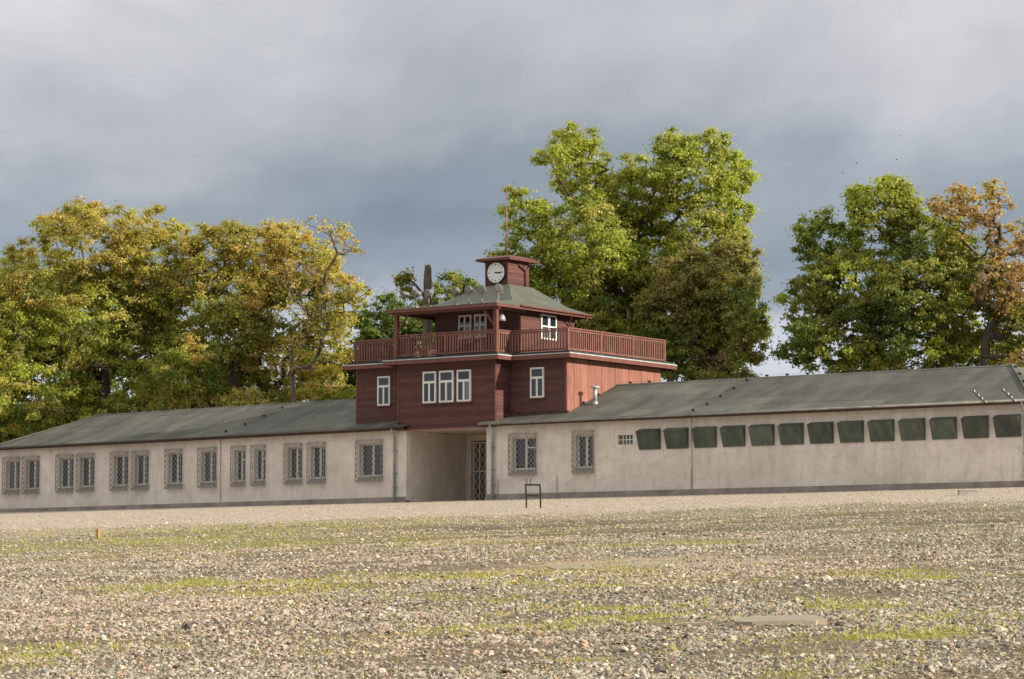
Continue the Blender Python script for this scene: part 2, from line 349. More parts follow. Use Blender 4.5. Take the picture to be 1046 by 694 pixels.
# ------------------------------------------------------------------ shared building pieces
def lattice(mb, u0, u1, v0, v1, to3, pitch=.15, ang=52, w=.015, d=.010, normal=(0, -1, 0)):
    """two families of flat bars across the rectangle u0..u1, v0..v1; to3(u, v) puts a point in space"""
    for sgn in (1, -1):
        t = math.tan(rad(ang)) * sgn; st = pitch / math.cos(rad(ang)) * 1.0
        ivals = sorted([v0 - t * u0, v0 - t * u1, v1 - t * u0, v1 - t * u1])
        b = ivals[0] + st * .5
        while b < ivals[-1]:
            P = []
            for u in (u0, u1):
                v = t * u + b
                if v0 <= v <= v1: P.append((u, v))
            for v in (v0, v1):
                u = (v - b) / t
                if u0 < u < u1: P.append((u, v))
            if len(P) >= 2 and math.dist(P[0], P[1]) > .03: mb.bar(to3(*P[0]), to3(*P[1]), w, d, normal)
            b += st
def wall_with_openings(x0, x1, z0, z1, th, ops):
    """solid wall in the plane y = 0 .. th with real openings (x0, x1, z0, z1) cut through"""
    xs = sorted({x0, x1, *[o[0] for o in ops], *[o[1] for o in ops]}); zs = sorted({z0, z1, *[o[2] for o in ops], *[o[3] for o in ops]})
    mb = MB()
    hole = lambda a, b: any(o[0] <= a <= o[1] and o[2] <= b <= o[3] for o in ops)
    for i in range(len(xs) - 1):
        for j in range(len(zs) - 1):
            if hole((xs[i] + xs[i + 1]) / 2, (zs[j] + zs[j + 1]) / 2): continue
            a, b, c, d = xs[i], xs[i + 1], zs[j], zs[j + 1]
            mb.poly([(a, 0, c), (b, 0, c), (b, 0, d), (a, 0, d)]); mb.poly([(b, th, c), (a, th, c), (a, th, d), (b, th, d)])
    for a, b, c, d in ops:
        mb.poly([(a, 0, c), (a, 0, d), (a, th, d), (a, th, c)]); mb.poly([(b, 0, d), (b, 0, c), (b, th, c), (b, th, d)])
        mb.poly([(a, 0, d), (b, 0, d), (b, th, d), (a, th, d)]); mb.poly([(b, 0, c), (a, 0, c), (a, th, c), (b, th, c)])
    mb.poly([(x0, 0, z0), (x0, 0, z1), (x0, th, z1), (x0, th, z0)]); mb.poly([(x1, 0, z1), (x1, 0, z0), (x1, th, z0), (x1, th, z1)])
    mb.poly([(x0, 0, z1), (x1, 0, z1), (x1, th, z1), (x0, th, z1)]); mb.poly([(x1, 0, z0), (x0, 0, z0), (x0, th, z0), (x1, th, z0)])
    return mb
def wing_window(root, c0, c1, zb=.86, zt=2.65, transom=False, cage=True, inset=.10):
    """barred window: opening already cut; frame, panes, sill, and the projecting lattice cage"""
    c1 = c1 - .10; a, b, c, d = c0 + inset, c1 - .04, zb + .24, zt - .15
    y = .17; w = .055
    m = (a + b) / 2
    win = obj('window', MB().box(a, a + w, y, y + .07, c, d).box(b - w, b, y, y + .07, c, d).box(a + w, b - w, y, y + .07, d - w, d).box(a + w, b - w, y, y + .07, c, c + w), 'offwhite', root)
    obj('mullion', MB().box(m - .055, m + .055, y - .012, y + .06, c + w, d - w), 'offwhite', win)
    zt2 = c + (d - c) * .68
    for (p, q) in ((a + w, m - .055), (m + .055, b - w)):
        if transom and p > m:
            obj('pane', MB().box(p, q, y + .03, y + .045, c + w, zt2 - .03), 'glass', win)
            obj('transom', MB().box(p, q, y, y + .06, zt2 - .03, zt2 + .03), 'offwhite', win)
            obj('pane', MB().box(p, q, y + .03, y + .045, zt2 + .03, d - w), 'glass', win)
        else:
            obj('pane', MB().box(p, q, y + .03, y + .045, c + w, d - w), 'glass', win)
    obj('sill', MB().hexa([(a - .04, -.05, c - .07), (b + .04, -.05, c - .07), (b + .04, y - .002, c - .07), (a - .04, y - .002, c - .07),
                           (a - .04, -.05, c - .035), (b + .04, -.05, c - .035), (b + .04, y - .002, c - .004), (a - .04, y - .002, c - .004)]), 'concrete', win)
    if cage:
        Y0 = -.15; g = MB()
        lattice(g, c0, c1, zb, zt, lambda u, v: (u, Y0, v), normal=(0, -1, 0))
        lattice(g, Y0, -.01, zb, zt, lambda u, v: (c0, u, v), normal=(1, 0, 0)); lattice(g, Y0, -.01, zb, zt, lambda u, v: (c1, u, v), normal=(1, 0, 0))
        lattice(g, c0, c1, Y0, -.01, lambda u, v: (u, v, zb), normal=(0, 0, 1)); lattice(g, c0, c1, Y0, -.01, lambda u, v: (u, v, zt), normal=(0, 0, 1))
        lattice(g, c0 + .02, c1 - .02, zb + .01, zb + .2, lambda u, v: (u, Y0 + (v - zb) * .6, v), pitch=.10, normal=(0, -1, 0))
        for q in ((c0, Y0, zb), (c1, Y0, zb), (c0, Y0, zt), (c1, Y0, zt)):
            g.bar(q, (q[0], .01, q[2]), .02, .02)
        for z in (zb, zt): g.bar((c0, Y0, z), (c1, Y0, z), .025, .02)
        for x in (c0, c1): g.bar((x, Y0, zb), (x, Y0, zt), .022, .02)
        x = c0 + .06
        while x < c1:                                           # little hooks along the top rail and the foot
            g.bar((x, Y0, zt), (x + .03, Y0 - .02, zt + .055), .016, .012); g.bar((x, Y0, zb), (x + .03, Y0 - .02, zb - .045), .016, .012); x += .14
        tag(obj('grille', g, 'iron', win), kind=None)
    return win
def hipped_roof(root, xl, xr, hip, ybrk, z_of, ymax, xfun=None, back=True, hip_left=False, ridge_to=None):
    """felt roof laid in overlapping strips; the hipped end is at xr (or xl when hip_left)"""
    y0, yr = ybrk[0], ybrk[-1]
    roof = obj('roof', MB().slab([((xl + .3), y0 + .1, z_of(y0) - .06), ((xr - .3), y0 + .1, z_of(y0) - .06), ((xr - .3), 9.6, z_of(y0) - .06), ((xl + .3), 9.6, z_of(y0) - .06)], .05), 'eavewood', root)
    hx = lambda y: hip * (y - y0) / (yr - y0)
    for k in range(len(ybrk) - 1):
        a, b = ybrk[k], ybrk[k + 1]; lift = .007 * (k % 2)
        la, lb = (xl + hx(a), xl + hx(b)) if hip_left else (xfun(a), xfun(b - .001))
        ra, rb = (xfun(a), xfun(b - .001)) if hip_left else (xr - hx(a), xr - hx(b))
        if not hip_left: lb = la
        else: rb = ra
        n = max(1, int((ra - la) / 5.5))
        for i in range(n):
            f0, f1 = i / n, (i + 1) / n
            q = [(la + (ra - la) * f0, a - (.03 if k else 0), z_of(a) - (.012 if k else 0)), (la + (ra - la) * f1, a - (.03 if k else 0), z_of(a) - (.012 if k else 0)),
                 (lb + (rb - lb) * f1, b, z_of(b)), (lb + (rb - lb) * f0, b, z_of(b))]
            dz = .016 + .004 * k
            q = [(p[0], p[1], p[2] + dz + .011 * (i % 2)) for p in q]
            obj('felt_sheet', MB().slab(q, .03), 'felt', roof)
    zr, z0 = z_of(yr), z_of(y0); yb = 2 * yr - y0; zt = .016 + .004 * (len(ybrk) - 1)
    if hip_left:
        A = [(xl, yb, z0), (xfun(99), yb, z0), (xfun(99), yr, zr + zt), (xl + hip, yr, zr + zt)]; E = [(xl, yb, z0), (xl, y0, z0 + .016), (xl + hip, yr, zr + zt)]
    else:
        A = [(xfun(99), yb, z0), (xr, yb, z0), (xr - hip, yr, zr + zt), (xfun(99), yr, zr + zt)]; E = [(xr, y0, z0 + .016), (xr, yb, z0), (xr - hip, yr, zr + zt)]
    obj('back_slope', MB().slab([A[1], A[0], A[3], A[2]][::-1], .04), 'felt', roof); obj('hip_slope', MB().slab(E, .04), 'felt', roof)
    rx = xl + hip if hip_left else xr - hip; ex = xl if hip_left else xr
    ym = 1.0; zm = z_of(ym) + .05; xm = (xl + hx(ym)) if hip_left else (xr - hx(ym))
    obj('hip_cap', MB().bar((ex, y0, z_of(y0) + .035), (xm, ym, zm), .22, .03).bar((xm, ym, zm), (rx, yr, zr + .06), .22, .03), 'felt', roof)
    far = xfun(99)
    x_a, x_b = min(rx, far), max(rx, far); zf = z_of(yr - .18) + .053; zc_ = zr + .056
    obj('ridge_cap', MB().slab([(x_a, yr - .18, zf), (x_b, yr - .18, zf), (x_b, yr, zc_), (x_a, yr, zc_)], .012).slab([(x_a, yr + .001, zc_), (x_b, yr + .001, zc_), (x_b, yr + .18, zf), (x_a, yr + .18, zf)], .012), 'felt', roof)
    return roof
YB = [-.32, .0, 1.0, 1.95, 2.9, 3.85, 4.77]
def ZR(y):
    if y <= 1.0: return 3.14 + (y + .32) * (3.50 - 3.14) / 1.32
    return 3.50 + (y - 1.0) * (4.88 - 3.50) / 3.77
def downpipe(root, x, ztop, y=-.12, r=.062, swan=.3):
    mb = MB().tube([(x, y - .16, ztop), (x, y - .16, ztop - .12), (x + .02, y, ztop - swan - .1), (x + .02, y, .02)], r, 8)
    p = obj('downpipe', mb, 'pipe', root, True)
    for z in (.55, 1.15, 2.1): obj('bracket', MB().box(x - .045, x + .085, y - .07, .004, z, z + .04), 'iron', p)
    return p
def holder(root, x, y, z):
    return obj('conductor_holder', MB().bar((x, y, z - .03), (x, y, z + .035), .03, .03).box(x - .05, x + .05, y - .05, y + .05, z + .03, z + .10), 'black', root)

# ------------------------------------------------------------------ right wing (cell block)
rw = empty('cell_block_wing'); tag(rw, 'long pale plastered wing with a row of thirteen green window hoods', 'building')
XE = 24.85
rwin = [(1.23, 2.68, True), (4.44, 5.55, False)]
ops = [(a + .10, b - .14, 1.18, 2.50) for a, b, _ in rwin] + [(6.60, 7.33, 2.05, 2.44)]
obj('front_wall', wall_with_openings(0, XE, .0, 3.06, .32, ops), 'plaster', rw)
obj('end_wall', MB().box(XE - .32, XE - .003, .325, 9.5, -.1, 3.06), 'plaster', rw)
obj('back_wall', MB().box(0, XE - .33, 9.18, 9.5, -.1, 3.06), 'plaster', rw)
obj('passage_wall', MB().box(.003, .30, .325, 9.17, -.1, 3.0), 'plaster', rw)
obj('interior', MB().box(.4, XE - .4, 1.2, 1.25, 0, 3.0), 'inside', rw)
pl = MB().box(-.03, XE + .03, -.035, -.002, -.6, .17)
obj('plinth', pl, 'plinth', rw)
for a, b, tr in rwin: wing_window(rw, a, b, .94, 2.65, tr)
w = obj('window', MB().box(6.60, 7.33, .12, .17, 2.05, 2.09).box(6.60, 7.33, .12, .17, 2.40, 2.44).box(6.60, 6.64, .12, .17, 2.09, 2.40).box(7.29, 7.33, .12, .17, 2.09, 2.40), 'iron', rw)
w['label'] = 'small barred window beside the first green hood'
obj('pane', MB().box(6.64, 7.29, .15, .16, 2.09, 2.40), 'glass', w)
for k in range(3): obj('bar', MB().box(6.79 + k * .165, 6.82 + k * .165, .07, .10, 2.052, 2.438), 'offwhite', w)
obj('bar', MB().box(6.602, 7.328, .045, .069, 2.23, 2.26), 'offwhite', w)
roofR = hipped_roof(rw, -.18, 25.25, 3.3, YB, ZR, 9.8, xfun=lambda y: -.18 if y < 0 else (.42 if y < 1.0 else 3.30))
ev = obj('eave_board', MB().box(-.15, 25.2, -.30, -.27, 3.0, 3.115), 'eavewood', roofR)
obj('soffit', MB().box(-.14, 25.2, -.268, -.004, 3.03, 3.055), 'eavewood', roofR)
gut = MB(); gut.tube([(-.2, -.37, 3.10), (25.25, -.37, 3.13)], .042, 8); obj('gutter', gut, 'eave_edge', roofR, True)
for i in range(19):
    x = 4.1 + i * .96
    holder(roofR, x, 4.77, 4.92)
for k, (x, y) in enumerate(((1.0, 1.02), (1.75, 1.02), (2.6, 1.02), (3.44, 1.02), (3.47, 2.2), (3.47, 3.3))): holder(roofR, x, y - .05, ZR(y) + .01)
for k in range(5): holder(roofR, 10.15 + .0 * k, .1 + k * 1.05, ZR(.1 + k * 1.05) + .03)
for k in range(4): holder(roofR, 22.3 + k * .65, 4.25 - k * 1.0, ZR(4.25 - k * 1.0) + .04)
obj('ridge_conductor', MB().tube([(3.5, 4.77, 5.0), (21.9, 4.77, 5.0)], .004, 5), 'black', roofR)
obj('slope_conductor', MB().tube([(10.15, -.36, 3.25), (10.15, 1.0, 3.66), (10.15, 4.77, 5.0)], .005, 5), 'black', roofR)
obj('down_conductor', MB().tube([(10.15, -.36, 3.2), (10.15, -.03, 3.0), (10.15, -.03, 1.0)], .012, 5), 'iron', rw)
obj('conductor_guard', MB().tube([(10.15, -.05, .0), (10.15, -.05, 1.0)], .025, 6), 'iron', rw)
obj('wall_rod', MB().tube([(3.63, -.06, 0), (3.63, -.06, .86)], .016, 6), 'iron', rw)
obj('wall_rod', MB().tube([(.62, -.06, 0), (.62, -.06, .78)], .014, 6), 'iron', rw)
for x in (2.05, 2.22): obj('weep_stain_slot', MB().box(x, x + .05, -.008, .004, .55, .78), 'plinth', rw)
downpipe(rw, .38, 3.12); downpipe(rw, XE - .13, 3.12)
# flue on the slope
fl = obj('flue_pipe', MB().tube([(4.09, 2.09, 3.84), (4.09, 2.09, 4.02)], .115, 12).tube([(4.09, 2.09, 4.0), (4.09, 2.09, 4.60)], .085, 12), 'zinc', roofR, True)
obj('cap', MB().tube([(4.09, 2.09, 4.60), (4.09, 2.09, 4.66)], [.2, .17], 14), 'zinc', fl)
# slanting window hoods
for k in range(13):
    r = 8.67 + k * 1.3225; l = r - 1.02
    T, B, FT = 2.64, 1.81, 2.53; th = .012; d = -.30
    h = empty('window_hood'); h.parent = rw; ABS[h] = Vector((0, 0, 0))
    obj('front_panel', MB().hexa([(l, -.045, B), (r, -.045, B), (r, -.033, B), (l, -.033, B), (l, d, FT), (r, d, FT), (r, d + .012, FT), (l, d + .012, FT)]), 'hood', h)
    obj('lid', MB().hexa([(l, d - .02, FT + .004), (r, d - .02, FT + .004), (r, -.002, T), (l, -.002, T), (l, d - .02, FT + .016), (r, d - .02, FT + .016), (r, -.002, T + .012), (l, -.002, T + .012)]), 'hood', h)
    for x in (l + .002, r - .014):
        obj('cheek', MB().hexa([(x, -.032, B), (x + .012, -.032, B), (x + .012, -.003, B), (x, -.003, B), (x, d + .014, FT - .002), (x + .012, d + .014, FT - .002), (x + .012, -.003, T - .006), (x, -.003, T - .006)]), 'hood', h)
# insulator arms at the eave by the far corner
for x in (23.3, 24.5):
    br = obj('insulator_arm', MB().tube([(x, -.4, 3.06), (x - .42, -.62, 3.52)], .024, 6), 'black', roofR)
    for q in (0.05, .35, .62, .95):
        p = Vector((x, -.4, 3.06)).lerp(Vector((x - .42, -.62, 3.52)), q)
        obj('insulator', MB().tube([p + Vector((.05, 0, -.01)), p + Vector((.05, 0, .03)), p + Vector((.05, 0, .075))], [.014, .020, .012], 8), 'ceramic', br, True)

# ------------------------------------------------------------------ left wing (offices)
lw = empty('office_wing', (-4.24, 0, 0), rad(-5)); tag(lw, 'long pale plastered wing with thirteen lattice-caged windows and no hoods', 'building')
XL = -27.35
lwin = [(26.51, 25.26), (25.04, 23.8), (22.59, 21.34), (21.1, 19.85), (18.72, 17.49), (17.26, 16.08), (14.98, 13.81), (12.78, 11.56), (10.63, 9.7), (9.35, 8.41), (7.24, 6.12), (5.81, 4.68), (2.86, 1.25)]
ops = []
for i, (s0, s1) in enumerate(lwin):
    ops.append((-s0 + .10, -s1 - .14, 1.10, 2.50))
obj('front_wall', wall_with_openings(XL, 0, .0, 3.06, .32, ops), 'plaster', lw)
obj('end_wall', MB().box(XL + .003, XL + .32, .325, 9.5, -.4, 3.06), 'plaster', lw)
obj('back_wall', MB().box(XL + .33, -.6, 9.18, 9.5, -.4, 3.06), 'plaster', lw)
obj('interior', MB().box(XL + .4, -.4, 1.2, 1.25, 0, 3.0), 'inside', lw)
obj('plinth', MB().box(XL - .03, -.002, -.035, -.002, -.7, .16), 'plinth', lw)
for i, (s0, s1) in enumerate(lwin):
    wing_window(lw, -s0, -s1, .86, 2.65, transom=i in (8, 9))
roofL = hipped_roof(lw, XL - .38, .12, 2.6, YB, ZR, 9.8, xfun=lambda y: .12 if y < 0 else (-.5 if y < 1.0 else -3.42), hip_left=True)
obj('eave_board', MB().box(XL - .35, .1, -.30, -.27, 3.0, 3.115), 'eavewood', roofL)
obj('soffit', MB().box(XL - .3, .09, -.268, -.004, 3.03, 3.055), 'eavewood', roofL)
obj('gutter', MB().tube([(XL - .4, -.37, 3.09), (.12, -.37, 3.12)], .04, 8), 'eavewood', roofL, True)
for i in range(18): holder(roofL, -25.0 + i * 1.24, 4.77, 4.92)
for k in range(4): holder(roofL, -11.4, .3 + k * 1.2, ZR(.3 + k * 1.2) + .03)
obj('ridge_conductor', MB().tube([(-25, 4.77, 5.0), (-3.6, 4.77, 5.0)], .004, 5), 'black', roofL)
obj('slope_conductor', MB().tube([(-11.4, -.36, 3.25), (-11.4, 1.0, 3.64), (-11.4, 4.77, 5.0)], .005, 5), 'black', roofL)
obj('down_conductor', MB().tube([(-11.4, -.36, 3.2), (-11.4, -.03, 3.0), (-11.4, -.03, 0)], .014, 5), 'iron', lw)
downpipe(lw, -.60, 3.10)
obj('overflow_pipe', MB().tube([(-.75, -.25, 3.24), (-.1, .02, 3.42)], .025, 6), 'redtrim', roofL)

# ------------------------------------------------------------------ gatehouse
gh = empty('gatehouse'); tag(gh, 'dark red timber gatehouse with balcony and turret above a pale passage', 'building')
GL, GR_, BL_, BR_, GB = -7.74, 3.40, -4.69, .50, 8.2
BH = .142
def boards_x(parent, x0, x1, y, z0, z1, face=-1, holes=(), mat='red', h=BH):
    z = z0
    while z < z1 - .02:
        hh = min(h, z1 - z); spans = [(x0, x1)]
        for a, b, c, d in holes:
            if z < d and z + hh > c:
                ns = []
                for p, q in spans:
                    if a > p: ns.append((p, min(a, q)))
                    if b < q: ns.append((max(b, p), q))
                    if a >= q or b <= p: ns = ns or [(p, q)]
                spans = [s for s in ns if s[1] - s[0] > .02]
        for p, q in spans:
            piece('board', mat, parent, ((p + q) / 2, y + face * .018, z + hh / 2), (q - p, .02, hh + .012), (rad(-5.5) * -face * -1, 0, 0))
        z += hh
def boards_y(parent, x, y0, y1, z0, z1, face=1, mat='red', h=BH):
    z = z0
    while z < z1 - .02:
        hh = min(h, z1 - z)
        piece('board', mat, parent, (x + face * .018, (y0 + y1) / 2, z + hh / 2), (.02, y1 - y0, hh + .012), (0, rad(-5.5) * face, 0)); z += hh
def timber_window(parent, x0, x1, z0, z1, y, style='upper'):
    """white casement in a red wall facing the square"""
    w = .075
    fr = obj('window', MB().box(x0, x0 + w, y - .085, y - .005, z0, z1).box(x1 - w, x1, y - .085, y - .005, z0, z1).box(x0 + w, x1 - w, y - .085, y - .005, z1 - w, z1).box(x0 + w, x1 - w, y - .085, y - .005, z0, z0 + w), 'white', parent)
    zt = z0 + (z1 - z0) * (.66 if style == 'upper' else .55); m = (x0 + x1) / 2
    obj('transom', MB().box(x0 + w, x1 - w, y - .092, y - .02, zt - .05, zt + .05), 'white', fr)
    obj('mullion', MB().box(m - .045, m + .045, y - .089, y - .02, z0 + w, zt - .05), 'white', fr)
    if style != 'upper': obj('mullion', MB().box(m - .045, m + .045, y - .089, y - .02, zt + .05, z1 - w), 'white', fr)
    obj('pane', MB().box(x0 + w, m - .045, y - .06, y - .05, z0 + w, zt - .05), 'glass', fr); obj('pane', MB().box(m + .045, x1 - w, y - .06, y - .05, z0 + w, zt - .05), 'glass', fr)
    if style == 'upper': obj('pane', MB().box(x0 + w, x1 - w, y - .06, y - .05, zt + .05, z1 - w), 'glass', fr)
    else:
        obj('pane', MB().box(x0 + w, m - .045, y - .06, y - .05, zt + .05, z1 - w), 'glass', fr); obj('pane', MB().box(m + .045, x1 - w, y - .06, y - .05, zt + .05, z1 - w), 'glass', fr)
    obj('sill', MB().box(x0 - .05, x1 + .05, y - .13, y - .006, z0 - .045, z0 - .002), 'redtrim', fr)
    return fr
# passage
obj('passage_wall', MB().box(-4.52, -4.24, .36, 8.18, -.1, 2.98), 'plaster', gh)
obj('passage_jamb', MB().box(-4.239, -3.98, 4.32, 4.75, -.05, 2.72), 'plaster', gh)
obj('passage_jamb', MB().box(-.26, -.004, 4.32, 4.75, -.05, 2.72), 'plaster', gh)
obj('passage_lintel', MB().box(-4.238, -.005, 4.30, 4.77, 2.722, 2.985), 'plaster', gh)
obj('passage_ceiling', MB().box(-4.60, .10, .03, 8.18, 2.99, 3.035), 'plaster', gh)
for x0, x1 in ((-4.2, -2.14), (-2.10, -.04)): obj('rear_light_block', MB().box(x0, x1, 7.9, 7.97, .02, 2.95), 'eavewood', gh)  # unseen panels, added to shut daylight out of the open passage end
# timber storey
core = obj('upper_storey', MB().box(GL + .01, GR_ - .012, 1.0, GB, 3.04, 5.84), 'red', gh)
wl = obj('front_wall', MB().box(GL, BL_ - .05, .985, .998, 3.3, 5.83), 'red', gh); boards_x(wl, GL, BL_ - .04, .985, 3.42, 5.82)
wr = obj('front_wall', MB().box(BR_ + .05, GR_ - .005, .985, .998, 3.3, 5.83), 'red', gh); boards_x(wr, BR_ + .04, GR_ - .01, .985, 3.36, 5.82)
bay = obj('bay', MB().box(BL_ + .012, BR_ - .012, .012, .98, 3.04, 5.83), 'red', gh)
boards_x(bay, BL_ + .03, BR_ - .03, .012, 3.06, 5.82); boards_y(bay, BR_ - .012, .03, .98, 3.06, 5.82); boards_y(bay, BL_ + .012, .03, .98, 3.06, 5.82, -1)
for x in (BL_, BR_ - .06): obj('corner_trim', MB().box(x, x + .06, -.04, .02, 3.05, 5.82), 'redtrim', bay)
obj('bottom_trim', MB().box(BL_ - .02, BR_ + .02, -.06, -.012, 2.985, 3.055), 'redtrim', bay)
obj('corner_trim', MB().box(GR_ - .07, GR_ + .03, .945, .984, 3.4, 5.82), 'redtrim', core)
obj('corner_trim', MB().box(GL - .03, GL + .06, .945, .984, 3.4, 5.82), 'redtrim', core)
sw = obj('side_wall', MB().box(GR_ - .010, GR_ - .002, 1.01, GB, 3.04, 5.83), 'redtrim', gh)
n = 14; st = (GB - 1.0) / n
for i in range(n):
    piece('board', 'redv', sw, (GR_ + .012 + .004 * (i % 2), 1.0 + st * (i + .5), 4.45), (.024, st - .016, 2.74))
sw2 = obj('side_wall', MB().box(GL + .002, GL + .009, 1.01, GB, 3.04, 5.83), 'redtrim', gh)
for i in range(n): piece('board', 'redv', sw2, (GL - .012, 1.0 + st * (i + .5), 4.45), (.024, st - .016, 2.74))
for x0, x1 in ((-3.31, -2.61), (-2.44, -1.68), (-1.50, -.77)): timber_window(gh, x0, x1, 4.11, 5.46, -.01)
timber_window(gh, -6.54, -5.85, 4.18, 5.46, .975); timber_window(gh, 1.60, 2.30, 4.20, 5.48, .975)
# balcony slab
TX0, TX1, TY0, TY1, BX0, BX1, BY = -8.16, 3.90, .50, 8.75, -5.15, .95, -.50
terr = obj('balcony_deck', MB().box(TX0 + .03, TX1 - .03, TY0 + .03, TY1 - .03, 5.86, 6.0).box(BX0 + .03, BX1 - .03, BY + .03, TY0 + .028, 5.861, 6.001).box(TX0 + .14, TX1 - .14, TY0 + .14, TY1 - .14, 6.002, 6.10).box(BX0 + .14, BX1 - .14, BY + .14, TY0 + .13, 6.003, 6.101), 'deck', gh)
def edge_run(a, b):
    (ax, ay), (bx, by) = a, b
    lo = (min(ax, bx), min(ay, by)); hi = (max(ax, bx), max(ay, by)); t = .028
    if ay == by: q = (lo[0], hi[0], ay - t / 2, ay + t / 2)
    else: q = (ax - t / 2, ax + t / 2, lo[1] + t / 2 + .001, hi[1] - t / 2 - .001)
    obj('fascia_board', MB().box(*q, 5.79, 5.955), 'redtrim', terr)
    e = .012; q2 = (q[0] - e, q[1] + e, q[2] - e, q[3] + e)
    if ax == bx: q2 = (q[0] - e, q[1] + e, q[2] + e, q[3] - e)
    obj('metal_edge', MB().box(*q2, 5.957, 6.005), 'edge', terr)
for a, b in (((TX0, TY0), (BX0, TY0)), ((BX0, BY), (BX0, TY0)), ((BX0, BY), (BX1, BY)), ((BX1, BY), (BX1, TY0)), ((BX1, TY0), (TX1, TY0)), ((TX1, TY0), (TX1, TY1)), ((TX0, TY1), (TX1, TY1)), ((TX0, TY0), (TX0, TY1))):
    edge_run(a, b)
# railing
RZ0, RZ1 = 6.17, 7.10
path = [(-7.85, 8.45), (-7.85, 1.0), (-4.76, 1.0), (-4.76, -.04), (.52, -.04), (.52, 1.0), (3.45, 1.0), (3.45, 8.45)]
for k in range(len(path)):
    a = path[k]; b = path[(k + 1) % len(path)]
    L = math.dist(a, b); tx, ty = (b[0] - a[0]) / L, (b[1] - a[1]) / L; an = math.atan2(ty, tx)
    run = empty('railing_run'); run.parent = gh; ABS[run] = Vector((0, 0, 0))
    mid = ((a[0] + b[0]) / 2, (a[1] + b[1]) / 2)
    zo = .002 * (k % 2)
    piece('top_rail', 'rail', run, (*mid, RZ1 - .03 + zo), (L + .05, .12, .05), (0, 0, an))
    piece('under_rail', 'rail', run, (*mid, RZ1 - .115), (L - .06, .04, .07), (0, 0, an))
    piece('bottom_rail', 'rail', run, (*mid, RZ0 + .035), (L - .06, .045, .07), (0, 0, an))
    nb = max(2, int(L / .145))
    for i in range(nb):
        s = (i + .5) / nb * L
        piece('baluster', 'rail', run, (a[0] + tx * s, a[1] + ty * s, (RZ0 + RZ1) / 2 - .005), (.062, .028, RZ1 - RZ0 - .16), (0, 0, an))
    np_ = max(1, round(L / 2.4))
    for i in range(np_):
        s = i / np_ * L
        piece('post', 'rail', run, (a[0] + tx * s, a[1] + ty * s, 6.52), (.1, .1, 1.05), (0, 0, an))
# lookout room under the hipped roof
RX0, RX1, RY0, RY1, RT = -4.30, .26, 2.10, 6.20, 8.16
room = obj('lookout_room', MB().box(RX0, RX1 - .02, RY0 + .02, RY1, 6.003, RT), 'red', gh)
boards_x(room, RX0, RX1 - .02, RY0 + .02, 6.05, RT - .02); boards_y(room, RX1 - .02, RY0 + .02, RY1, 6.05, RT - .02, h=.12)
for x0, x1 in ((-2.98, -2.30), (-2.14, -1.50)): timber_window(gh, x0, x1, 7.0, 8.02, RY0 - .005, 'cross')
sidewin = MB(); X = RX1; y0, y1, z0, z1, w = 3.55, 4.72, 6.95, 8.03, .075
fr = obj('window', MB().box(X + .005, X + .07, y0, y0 + w, z0, z1).box(X + .005, X + .07, y1 - w, y1, z0, z1).box(X + .005, X + .07, y0 + w, y1 - w, z1 - w, z1).box(X + .005, X + .07, y0 + w, y1 - w, z0, z0 + w), 'white', gh)
ym = (y0 + y1) / 2; zt = 7.52
obj('mullion', MB().box(X + .01, X + .078, ym - .07, ym + .07, z0 + w, z1 - w), 'white', fr)
for a, b in ((y0 + w, ym - .07), (ym + .07, y1 - w)):
    obj('transom', MB().box(X + .01, X + .068, a, b, zt - .03, zt + .03), 'white', fr)
    obj('pane', MB().box(X + .025, X + .035, a, b, z0 + w, zt - .03), 'glass', fr); obj('pane', MB().box(X + .025, X + .035, a, b, zt + .03, z1 - w), 'glass', fr)
# porch posts, beam, braces
for x in (.52, -4.76):
    po = obj('porch_post', MB().box(x - .085, x + .085, -.125, .045, 6.003, 7.96), 'redtrim', gh)
    s = -1 if x > 0 else 1
    obj('brace', MB().bar((x + s * .07, -.04, 7.25), (x + s * .62, -.04, 7.94), .07, .09, (0, 1, 0)), 'redtrim', po)
po = obj('porch_post', MB().box(-4.84, -4.68, 6.1, 6.26, 6.003, 7.96), 'redtrim', gh)
obj('porch_beam', MB().box(-4.95, .70, -.12, .04, 7.962, 8.10), 'redtrim', gh)
for x in (.52, -4.76): obj('porch_beam', MB().box(x - .07, x + .07, .042, 2.05 if x > 0 else 6.3, 7.965, 8.10), 'redtrim', gh)
EX0, EX1, EY0, EY1, EZ = -5.05, .80, -.36, 6.75, 8.20
lr = obj('lookout_roof', MB().box(EX0 + .04, EX1 - .04, EY0 + .04, EY1 - .04, 8.105, 8.165), 'redtrim', gh)
ring = [[(EX0, EY0, EZ), (EX1, EY0, EZ), (EX1, EY1, EZ), (EX0, EY1, EZ)], [(-4.15, 2.0, 8.55), (-.10, 2.0, 8.55), (-.10, 6.1, 8.55), (-4.15, 6.1, 8.55)],
        [(-2.85, 3.6, 9.42), (-1.42, 3.6, 9.42), (-1.42, 5.4, 9.42), (-2.85, 5.4, 9.42)]]
for k in range(2):
    for j in range(4):
        q = [ring[k][j], ring[k][(j + 1) % 4], ring[k + 1][(j + 1) % 4], ring[k + 1][j]]
        obj('felt_slope', MB().slab([(p[0], p[1], p[2] + .004 * k) for p in q], .03), 'felt_green', lr)
obj('fascia_board', MB().box(EX0, EX1, EY0, EY0 + .03, 8.04, 8.165), 'redtrim', lr); obj('fascia_board', MB().box(EX1 - .03, EX1, EY0 + .032, EY1, 8.04, 8.165), 'redtrim', lr)
obj('fascia_board', MB().box(EX0, EX0 + .03, EY0 + .032, EY1, 8.04, 8.165), 'redtrim', lr); obj('fascia_board', MB().box(EX0 + .032, EX1 - .032, EY1 - .03, EY1, 8.04, 8.165), 'redtrim', lr)
